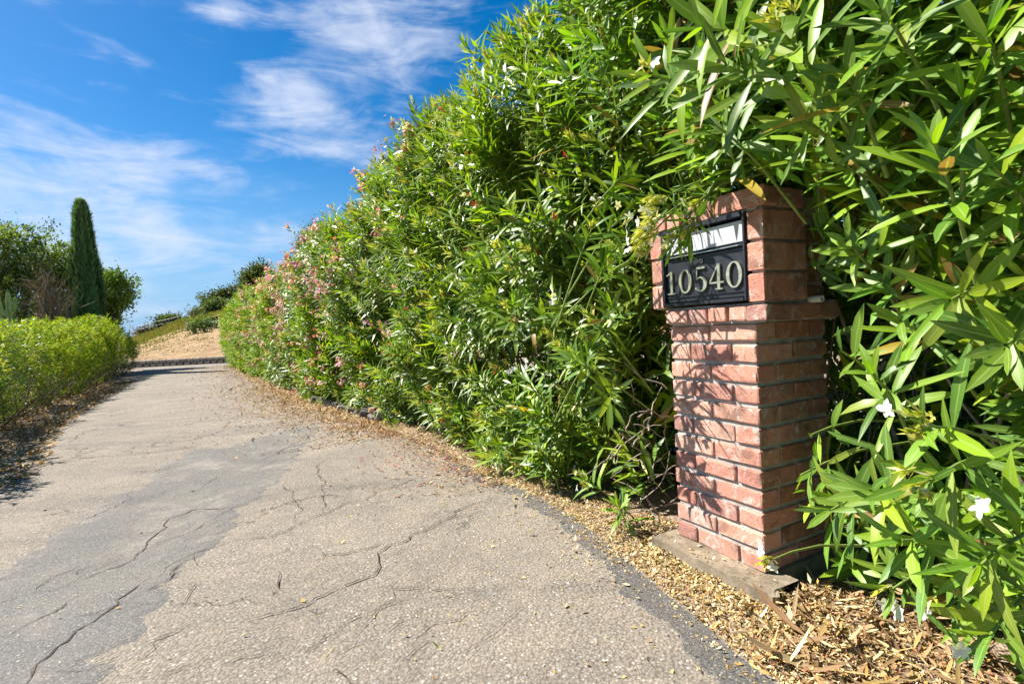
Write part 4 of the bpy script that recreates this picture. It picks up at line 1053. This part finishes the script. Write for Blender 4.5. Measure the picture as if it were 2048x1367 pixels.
# bare brown tree
b0 = A(108, 700, 15.6); root = empty('bare_tree', (b0[0], b0[1], 0)); prop(root, 'leafless brown tree with a dense tangle of twigs in front of the dark oaks', 'tree')
tops = [A(px, py, 15.6)-np.array([b0[0], b0[1], 0]) for px, py in [(80, 535), (95, 545), (105, 570), (120, 600), (135, 590), (88, 590), (75, 575)]]
tb = [(np.array([(0, 0, -.1), tuple(t_*.35+R.normal(0, .08, 3)), tuple(t_*.7+R.normal(0, .08, 3)), tuple(t_)]), [.06, .045, .03, .012]) for t_ in tops]
tubes_object('trunk', tb, M['bark'], root, 6)
tp_ = np.array([tops[i]*R.uniform(.45, 1.02) for i in R.integers(0, len(tops), 900)])+R.normal(0, .13, (900, 3))
dd = norm(R.normal(0, .55, (900, 3))+np.array([-.15, 0, .8]))
twg = [tp_, dd, R.normal(0, 1, (900, 3)), R.uniform(.25, .6, 900), np.full(900, .014), R.normal(0, .2, 900), pick(np.array([[.15, .10, .08], [.22, .15, .12], [.10, .07, .06]]), 900)]
o = leaf_object('twigs', twg, 1, M['dry'], root); o['kind'] = 'stuff'
# cypress
YC = 17.5; bc = A(183, 700, YC); root = empty('cypress_tree', (bc[0], bc[1], 0)); prop(root, 'tall narrow dark green cypress rising above the low left hedge', 'tree')
n = 30000; z = R.random(n)**.85*6.05; az_ = R.random(n)*6.28; rr = np.interp(z, [0, .7, 1.8, 3.4, 4.8, 5.6, 5.9, 6.1], [.56, .55, .45, .33, .24, .16, .10, .01])
lob = np.array([mnoise.noise(Vector((math.cos(a_)*2.6, math.sin(a_)*2.6, zz*.7)))+.5*mnoise.noise(Vector((math.cos(a_)*6, math.sin(a_)*6, zz*2.4))) for a_, zz in zip(az_, z)])
rr = rr*(1+.5*lob)*R.uniform(.68, 1.16, n)
pos = np.c_[np.cos(az_)*rr, np.sin(az_)*rr, z]; d = np.c_[np.cos(az_)*.35, np.sin(az_)*.35, np.ones(n)]+R.normal(0, .18, (n, 3))
CYP = np.array([[.09, .19, .07], [.12, .24, .08], [.055, .12, .05], [.19, .30, .08]])
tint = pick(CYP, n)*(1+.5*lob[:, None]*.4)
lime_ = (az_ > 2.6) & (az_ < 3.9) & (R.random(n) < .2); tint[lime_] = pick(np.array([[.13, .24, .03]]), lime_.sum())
o = leaf_object('crown', [pos, d, np.c_[np.cos(az_), np.sin(az_), .2*np.ones(n)], R.uniform(.10, .26, n), R.uniform(.022, .045, n), R.normal(.05, .1, n), np.clip(tint, .004, .9)], 2, M['far_leaf'], root)
tubes_object('trunk', [(np.array([(0, 0, -.1), (0, 0, 2.), (0, 0, 5.1)]), [.12, .09, .02])], M['bark'], root, 8)
# cactus
YK = 11.0; bk = A(30, 700, YK); root = empty('candelabra_cactus', (bk[0], bk[1], 0)); prop(root, 'green candelabra cactus with upturned arms above the low left hedge', 'cactus')
def arm(name, pl_, r0):
    P_ = np.array([A(x, y, YK)-np.array([bk[0], bk[1], 0]) for x, y in pl_]); u = np.linspace(0, 1, len(P_)); uu = np.linspace(0, 1, 16)
    pts = np.c_[np.interp(uu, u, P_[:, 0]), np.interp(uu, u, P_[:, 1]), np.interp(uu, u, P_[:, 2])]
    pts[1:-1] = (pts[:-2]+pts[1:-1]*2+pts[2:])/4
    rad = r0*np.interp(uu, [0, .08, .85, .96, 1], [.8, 1, .95, .55, .1])*(1+.10*np.sin(uu*40))
    V, q = tube_arrays(pts, rad, 10); V = V.reshape(16, 10, 3); c = pts[:, None]; V = c+(V-c)*np.where(np.arange(10) % 2, 1.12, .55)[None, :, None]
    me = raw_mesh(name, V.reshape(-1, 3), q, smooth=False); return link(name, me, M['cactus'], root)
arm('stem', [(28, 720), (24, 660), (18, 620), (15, 578)], .052)
arm('arm', [(20, 632), (6, 625), (-2, 605), (-4, 585)], .036); arm('arm', [(19, 630), (28, 622), (31, 605), (30, 592)], .036)
arm('arm', [(8, 700), (2, 650), (0, 632), (-1, 615)], .045); arm('arm', [(4, 650), (12, 645), (13, 634)], .032); arm('arm', [(60, 700), (60, 650), (59, 634)], .035)

# ------------------------------------------------------------------ block wall, fence, far plants
wall = empty('retaining_wall', (-15, 22.3, 0)); prop(wall, 'low two course grey block retaining wall at the end of the driveway', 'wall')
bm = bmesh.new(); bmesh.ops.create_cube(bm, size=1); bmesh.ops.scale(bm, vec=(.235, .2, .142), verts=bm.verts)
bmesh.ops.bevel(bm, geom=bm.edges[:], offset=.02, segments=1, affect='EDGES')
wme = bpy.data.meshes.new('block'); bm.to_mesh(wme); bm.free(); wme.materials.append(M['block'])
for row in range(2):
    x = -21.0+row*.13
    while x < -11:
        y = foot_y(x)-.05; ang = math.atan2(foot_y(x+.3)-foot_y(x-.3), .6)
        o = bpy.data.objects.new('block', wme); COL.objects.link(o); o.parent = wall
        o.location = (x+15+random.uniform(-.006, .006), y-22.3+random.uniform(-.012, .012)+row*.03, .085+row*.152); o.rotation_euler = (0, 0, ang+random.uniform(-.03, .03)); o.scale = (1, 1, random.uniform(.96, 1.03))
        x += .285*math.cos(ang)
V = []; 
for x in np.linspace(-21, -11, 30): y = foot_y(x); V += [(x+15, y+.03-22.3, 0), (x+15, y+.03-22.3, .31), (x+15, y+.35-22.3, .34)]
F = []
for i in range(29):
    k = i*3; F += [(k, k+3, k+4, k+1), (k+1, k+4, k+5, k+2)]
pymesh('backing', V, F, M['soil'], wall)

def far_post(px, py_top, Y=56.0):
    t_ = A(px, py_top, Y); return np.array([t_[0], t_[1], hill_z(t_[0], t_[1])-.1]), t_
posts = [far_post(*q) for q in [(258, 657), (274, 652.5), (289.5, 648.5), (308.5, 643), (338, 637.5), (372, 628.5), (405, 617), (432, 608), (458, 600.5), (490, 590)]]
p0 = posts[0][0]; fence = empty('chain_link_fence', p0); prop(fence, 'thin grey chain link fence with leaning posts along the crest of the hillside', 'fence')
tops_ = []
for a_, t_ in posts:
    tubes_object('post', [(np.array([a_, t_])-p0, [.035, .035])], M['galv'], fence, 6); tops_.append(t_-p0)
tops_ = np.array(tops_)
tubes_object('top_rail', [(tops_, [.018]*len(tops_))], M['galv'], fence, 5)
tubes_object('lower_rail', [(tops_-np.array([0, 0, .42]), [.014]*len(tops_))], M['galv'], fence, 5)
wires = []
for a_, b_ in zip(tops_[:-1], tops_[1:]):
    n_ = max(2, int(np.linalg.norm(b_-a_)/.35))
    for k in range(n_):
        q = a_+(b_-a_)*k/n_; r_ = a_+(b_-a_)*(k+1)/n_
        wires.append((np.array([q, r_-np.array([0, 0, 1.1])]), [.004, .004])); wires.append((np.array([q-np.array([0, 0, 1.1]), r_]), [.004, .004]))
o = tubes_object('wire_mesh', wires, M['galv'], fence, 3); o['kind'] = 'stuff'
# dark screened rail fence below the crest
Yd = 33.5; c0 = A(372, 656, Yd); rf = empty('screened_fence', c0); prop(rf, 'short rail fence with black screening cloth on the hillside below the crest', 'fence')
def loc_(px, py, Y=Yd): return A(px, py, Y)-c0
pymesh('screen_cloth', [loc_(374, 645.5), loc_(376, 657.5), loc_(418, 655), loc_(436, 654), loc_(436, 632), loc_(425, 634), loc_(400, 639)], [(0, 1, 2, 6), (2, 3, 4, 5), (2, 5, 6)], M['dark_cloth'], rf)
for px in (376, 391, 411, 430): tubes_object('post', [(np.array([loc_(px, 662, Yd-.1), loc_(px-1, 642, Yd-.1)]), [.09, .09])], M['wood'], rf, 6)
tubes_object('rail', [(np.array([loc_(374, 647, Yd-.2), loc_(405, 644.5, Yd-.2), loc_(436, 643, Yd-.2)]), [.05]*3)], M['galv'], rf, 5)

FARG = np.array([[.08, .12, .03], [.12, .16, .05], [.055, .085, .025], [.15, .18, .07]])
def far_plant(name, label, px, py, Y, rx, rz, pal=FARG, n=120, per=45, L=.28, W=.13, cat='shrub', more=()):
    x, y, _ = A(px, py, Y); base = (x, y, hill_z(x, y)); bl = [B(px, py, Y, rx, rz)]+[B(a_, b_, Y, c_, d_) for a_, b_, c_, d_ in more]
    return tree(name, label, base, bl, n, per, .26, L, W, pal, .12, 6, cat)
far_plant('round_bush', 'rounded olive green bush on the hill crest behind the chain link fence', 338, 645, 58, 20, 13, more=[(352, 650, 14, 8), (326, 650, 10, 9)])
far_plant('round_bush', 'small grey brown bush at the low left end of the chain link fence', 290, 665, 58, 11, 7, pal=np.array([[.12, .10, .06], [.16, .12, .08]]), n=40)
far_plant('round_bush', 'brownish bush under the fence rail left of the screened fence', 398, 633, 55, 17, 12, pal=np.array([[.10, .10, .05], [.16, .12, .08], [.07, .09, .04]]), n=80, more=[(415, 630, 16, 10)])
far_plant('pine_tree', 'dark flat topped pine on the hillside left of the hedge top', 425, 596, 60, 22, 9, pal=FARG*.7, n=130, cat='tree', more=[(448, 590, 24, 8), (470, 586, 24, 9), (415, 606, 10, 8), (490, 585, 20, 12)])
far_plant('round_bush', 'pale green bush below the dark flat topped pine', 436, 612, 54, 22, 10, pal=np.array([[.14, .20, .06], [.10, .15, .05]]), n=100, more=[(450, 622, 20, 10), (425, 624, 12, 6)])
far_plant('round_tree', 'round dark green tree dome above the pink flowering hedge', 521, 566, 50, 31, 36, pal=FARG*.8, n=220, cat='tree')
far_plant('conifer_tree', 'dark feathery conifer peeking above the pink flowered part of the hedge', 618, 492, 40, 20, 34, pal=np.array([[.02, .05, .025], [.03, .07, .035]]), n=160, L=.22, W=.05, cat='tree', more=[(645, 462, 22, 18), (640, 510, 30, 40)])
for lb, px, py in [('young staked tree in front of the left end of the screened fence', 392, 648), ('young staked tree in front of the right end of the screened fence', 411, 643)]:
    far_plant('young_tree', lb, px, py, 32, 6, 5, pal=np.array([[.14, .22, .05]]), n=14, per=30, L=.16, W=.08, cat='tree')
# green cover of the upper bank
n = 60000; u_ = R.uniform(-.77, -.40, n); yv = 24+R.random(n)**.8*32; xv = u_*yv
tt = (yv-23)/33; tr_ = np.interp(u_, [-.76, -.66, -.58, -.50], [.30, .50, .62, .80])
dens_ = tt+R.normal(0, .10, n)+.25*np.array([mnoise.noise(Vector((a_*.35, b_*.2, 2))) for a_, b_ in zip(xv, yv)])
m_ = (dens_ > tr_) | ((R.random(n) < .38*(.5+1.2*np.array([mnoise.noise(Vector((a_*.8, b_*.8, 8))) for a_, b_ in zip(xv, yv)]))) & (u_ < -.60))
xv, yv, tt = xv[m_], yv[m_], tt[m_]; n = len(xv); zv = np.array([hill_z(a_, b_) for a_, b_ in zip(xv, yv)])
pal = np.array([[.12, .20, .03], [.16, .24, .04], [.08, .14, .02], [.28, .22, .07], [.34, .22, .09], [.26, .16, .07]])
cov = [np.c_[xv, yv, zv], norm(R.normal(0, .8, (n, 3))+np.array([0, -.2, 1])), R.normal(0, 1, (n, 3)), R.uniform(.12, .34, n)*(.3+.7*tt), R.uniform(.07, .16, n)*(.3+.7*tt), R.normal(.1, .1, n), np.clip(pick(pal, n), .01, .9)]
prop(leaf_object('ground_cover', cov, 2, M['far_leaf']), 'green and brown creeping plants on the hillside', kind='stuff')

# ------------------------------------------------------------------ stones under the hedge
edging = empty('stone_edging', (-1.7, 5.6, 0)); prop(edging, 'broken row of grey and white edging stones under the pink flowering hedge', 'edging')
def stone(x, y, z, sx, sy, sz, rz, seed):
    bm = bmesh.new(); bmesh.ops.create_cube(bm, size=1); bmesh.ops.subdivide_edges(bm, edges=bm.edges[:], cuts=1, use_grid_fill=True)
    rs = random.Random(seed)
    for v in bm.verts:
        f_ = 1 if max(abs(v.co.x), abs(v.co.y), abs(v.co.z)) < .51 else 1
        v.co = Vector((v.co.x*sx*(1+rs.uniform(-.16, .16)), v.co.y*sy*(1+rs.uniform(-.16, .16)), v.co.z*sz*(1+rs.uniform(-.16, .16))))
    bmesh.ops.bevel(bm, geom=[e for e in bm.edges if e.calc_face_angle(0) > .6], offset=.008, segments=1, affect='EDGES')
    me = bpy.data.meshes.new('stone'); bm.to_mesh(me); bm.free(); o = link('stone', me, M['rubble'], edging); o.location = (x+1.7, y-5.6, z); o.rotation_euler = (rs.uniform(-.3, .3), rs.uniform(-.3, .3), rz)
for i, (px, py, s_) in enumerate([(618, 803, .14), (632, 806, .15), (645, 810, .16), (656, 812, .13), (672, 818, .12), (688, 824, .11), (722, 832, .16), (737, 828, .20), (748, 835, .15), (756, 838, .22), (766, 835, .14), (712, 828, .12), (730, 838, .12), (777, 838, .12), (700, 828, .10)]):
    q = G(px, py, .03); stone(q[0]+.07, q[1]+.09, s_*.16, s_*R.uniform(.8, 1.3), s_*R.uniform(.6, .9), s_*R.uniform(.6, .95), R.random()*3, i)

# ------------------------------------------------------------------ litter
TANC = np.array([[.52, .38, .18], [.62, .50, .28], [.42, .26, .10], [.34, .20, .10], [.68, .58, .38], [.50, .28, .08]])
BRN = np.array([[.30, .16, .08], [.40, .24, .12], [.22, .11, .06], [.48, .32, .18], [.36, .13, .08]])
REDL = np.array([[.45, .06, .05], [.40, .12, .08], [.55, .20, .14], [.48, .08, .14]])
YEL = np.array([[.62, .50, .16], [.55, .42, .12], [.66, .56, .26], [.50, .30, .08]])
def chips(x, y, L, Wr, pal, zoff, flat=.35, lift=.006):
    n = len(x); a_ = R.random(n)*6.28; d = np.c_[np.cos(a_), np.sin(a_), R.normal(0, flat, n)]; z = zoff+np.abs(R.normal(0, lift, n))
    L_ = L*R.lognormal(0, .35, n)
    return [np.c_[x, y, z], d, np.c_[R.normal(0, .4, n), R.normal(0, .4, n), np.ones(n)], L_, L_*Wr*R.uniform(.6, 1.4, n), R.normal(0, .35, n), np.clip(pick(pal, n, .18), .01, .9)]
rp = np.array(RE[:16]); seg = np.linalg.norm(np.diff(rp, axis=0), axis=1); cs = np.r_[0, np.cumsum(seg)]
def along(s_):
    x = np.interp(s_, cs, rp[:, 0]); y = np.interp(s_, cs, rp[:, 1]); i = np.clip(np.searchsorted(cs, s_)-1, 0, len(seg)-1)
    t_ = (rp[i+1]-rp[i])/seg[i][:, None]; return np.c_[x, y], np.c_[-t_[:, 1], t_[:, 0]]*np.where((np.c_[-t_[:, 1], t_[:, 0]]@np.array([1, .4]) > 0), 1, -1)[:, None]
def verge(n, s0, s1, o0, o1, L, Wr, pal, mode='uniform'):
    s_ = R.uniform(s0, s1, n); o_ = R.uniform(o0, o1, n) if mode == 'uniform' else o0+R.exponential(abs(o1-o0), n)*np.sign(o1-o0)
    p, nr = along(s_); q = p+nr*o_[:, None]; pn = np.array([mnoise.noise(Vector((a_*5, b_*5, 4))) for a_, b_ in q])
    k = pn+R.random(n)*.9 > .22 if mode != 'uniform' else np.ones(n, bool); q = q[k]; o_ = o_[k]
    return chips(q[:, 0], q[:, 1], L, Wr, pal, np.where(o_ > 0, .004, .026))
S1 = cs[-1]; s_at = lambda y_: float(np.interp(-y_, -rp[:, 1], cs))
lit = [verge(17000, s_at(3.4), s_at(1.2), .012, .42, .0115, .45, TANC), verge(1500, s_at(3.3), s_at(1.9), -.0, -.07, .012, .45, TANC, 'exp'), verge(350, s_at(2.2), s_at(1.2), -.0, -.07, .010, .45, TANC, 'exp'),
       verge(5000, s_at(5.6), s_at(3.2), -.05, .35, .022, .32, np.concatenate([BRN, TANC]), 'uniform'), verge(5200, s_at(5.6), s_at(3.0), -.02, -.15, .018, .36, np.concatenate([BRN, BRN, TANC[:3], REDL[1:3]]), 'exp'),
       verge(9000, s_at(9.8), s_at(5.2), -.02, .45, .035, .30, np.concatenate([BRN, TANC[:3]])), verge(15000, s_at(9.8), s_at(4.6), -.03, -.33, .026, .3, np.concatenate([BRN, BRN, TANC[:3]]), 'exp'),
       verge(9000, s_at(20), s_at(9.5), -.1, .6, .04, .35, np.concatenate([BRN, TANC[:3]])), verge(4500, s_at(20), s_at(9.5), -.1, -.5, .035, .35, BRN, 'exp')]
prop(leaf_object('leaf_litter', cat_args(lit), 1, M['dry']), 'tan and brown fallen petals and leaf bits along the hedge foot', kind='stuff')
# bare patch with long dry leaves at lower right
bx = [G(*q, 0)[:2] for q in [(1480, 1215), (1640, 1160), (1900, 1230), (2100, 1420), (1640, 1500), (1520, 1340)]]
def inside(n, poly):
    poly = np.array(poly); lo = poly.min(0); hi = poly.max(0); q = lo+(hi-lo)*R.random((n, 2)); return q[in_poly(q[:, 0], q[:, 1], [tuple(v) for v in poly])]
q = inside(9000, bx); c1 = chips(q[:, 0], q[:, 1], .016, .30, np.concatenate([TANC, BRN, BRN]), .003)
q = inside(420, bx); c2 = chips(q[:, 0], q[:, 1], .085, .11, np.concatenate([TANC[:3], BRN[:4]]), .006, .22, .012)
prop(leaf_object('dry_leaves', cat_args([c1, c2]), 0, M['dry']), 'curled dry leaves and chips on bare soil beside the concrete slab', kind='stuff')
# thin scatter over the road
n = 2600; q = np.c_[R.uniform(-.9, 1.0, n), R.uniform(1.3, 4.2, n)]
dist_ = np.array([np.min(np.linalg.norm(rp-v, axis=1)) for v in q]); isd = in_poly(q[:, 0], q[:, 1], [tuple(v) for v in loop_[::3]])
pn = np.array([mnoise.noise(Vector((a_*2.5, b_*2.5, 9))) for a_, b_ in q]); k = isd & (R.random(n) < np.exp(-dist_/.55)*(.75+pn))
c1 = chips(q[k, 0], q[k, 1], .011, .45, YEL, .026, .2, .001)
n = 1500; q = np.c_[R.uniform(-5.5, 1, n), R.uniform(1.2, 12, n)]; isd = in_poly(q[:, 0], q[:, 1], [tuple(v) for v in loop_[::3]]) & (R.random(n) < .5)
c2 = chips(q[isd, 0], q[isd, 1], .014, .4, np.concatenate([BRN, TANC]), .029, .2, .001)
n = 300; q = np.c_[R.normal(-.65, .32, n), R.normal(3.75, .45, n)]; isd = in_poly(q[:, 0], q[:, 1], [tuple(v) for v in loop_[::3]])
c3 = chips(q[isd, 0], q[isd, 1], .018, .5, REDL, .029, .2, .001)
prop(leaf_object('scattered_petals', cat_args([c1, c2, c3]), 1, M['dry']), 'yellow and reddish petals scattered thinly over the asphalt', kind='stuff')
# left verge
n = 9000; i_ = R.integers(0, 5, n); f_ = R.random(n); lp = np.array(LF); q = lp[i_]+(lp[i_+1]-lp[i_])*f_[:, None]; q[:, 0] += R.uniform(-.5, .75, n)
prop(leaf_object('fallen_leaves', chips(q[:, 0], q[:, 1], .045, .4, np.array([[.45, .24, .07], [.32, .17, .06], [.22, .12, .05], [.50, .33, .12]]), .026), 1, M['dry']), 'orange brown fallen leaves under the low left hedge', kind='stuff')
# pebbles and clods in the soil
n = 1400; q = inside(n*2, bx)[:n]; n = len(q); V = []; F = []
for (x, y) in q:
    r_ = .002+.006*random.random()**2.5; k = len(V)
    for dx, dy, dz in ((1, 0, 0), (-1, 0, 0), (0, 1, 0), (0, -1, 0), (0, 0, 1), (0, 0, -1)):
        V.append((x+dx*r_*random.uniform(.7, 1.3), y+dy*r_*random.uniform(.7, 1.3), .002+dz*r_*random.uniform(.5, .9)))
    F += [(k, k+2, k+4), (k+2, k+1, k+4), (k+1, k+3, k+4), (k+3, k, k+4)]
prop(pymesh('gravel', V, F, M['rubble']), 'small pebbles in the soil by the slab', kind='stuff')

# litter banked against and dropped on the slab
n = 2600; b_ = -.115-np.abs(R.normal(0, .05, n)); a_ = R.uniform(-.2, .5, n); q = ORG[None]+D2[None]*b_[:, None]+D1[None]*a_[:, None]
z_ = np.clip(.034*np.exp((b_+.115)/.045)*(.55+.9*np.array([mnoise.noise(Vector((v*7, 3, 1))) for v in a_])), .004, .045)
k1 = chips(q[:, 0], q[:, 1], .013, .42, TANC, z_, .4, .004)
n = 900; b_ = R.uniform(-.12, .16, n); a_ = -.10-np.abs(R.normal(0, .05, n)); q = ORG[None]+D2[None]*b_[:, None]+D1[None]*a_[:, None]
k2 = chips(q[:, 0], q[:, 1], .018, .35, np.concatenate([TANC, BRN]), .008+.035*R.random(n)*np.exp((a_+.1)/.05), .4, .004)
n = 70; b_ = R.uniform(-.105, -.005, n); a_ = R.uniform(-.06, .44, n); q = ORG[None]+D2[None]*b_[:, None]+D1[None]*a_[:, None]
k3 = chips(q[:, 0], q[:, 1], .011, .4, TANC, .063, .15, .0015)
prop(leaf_object('leaf_litter', cat_args([k1, k2, k3]), 1, M['dry']), 'dry tan leaf bits banked against the concrete slab', kind='stuff')
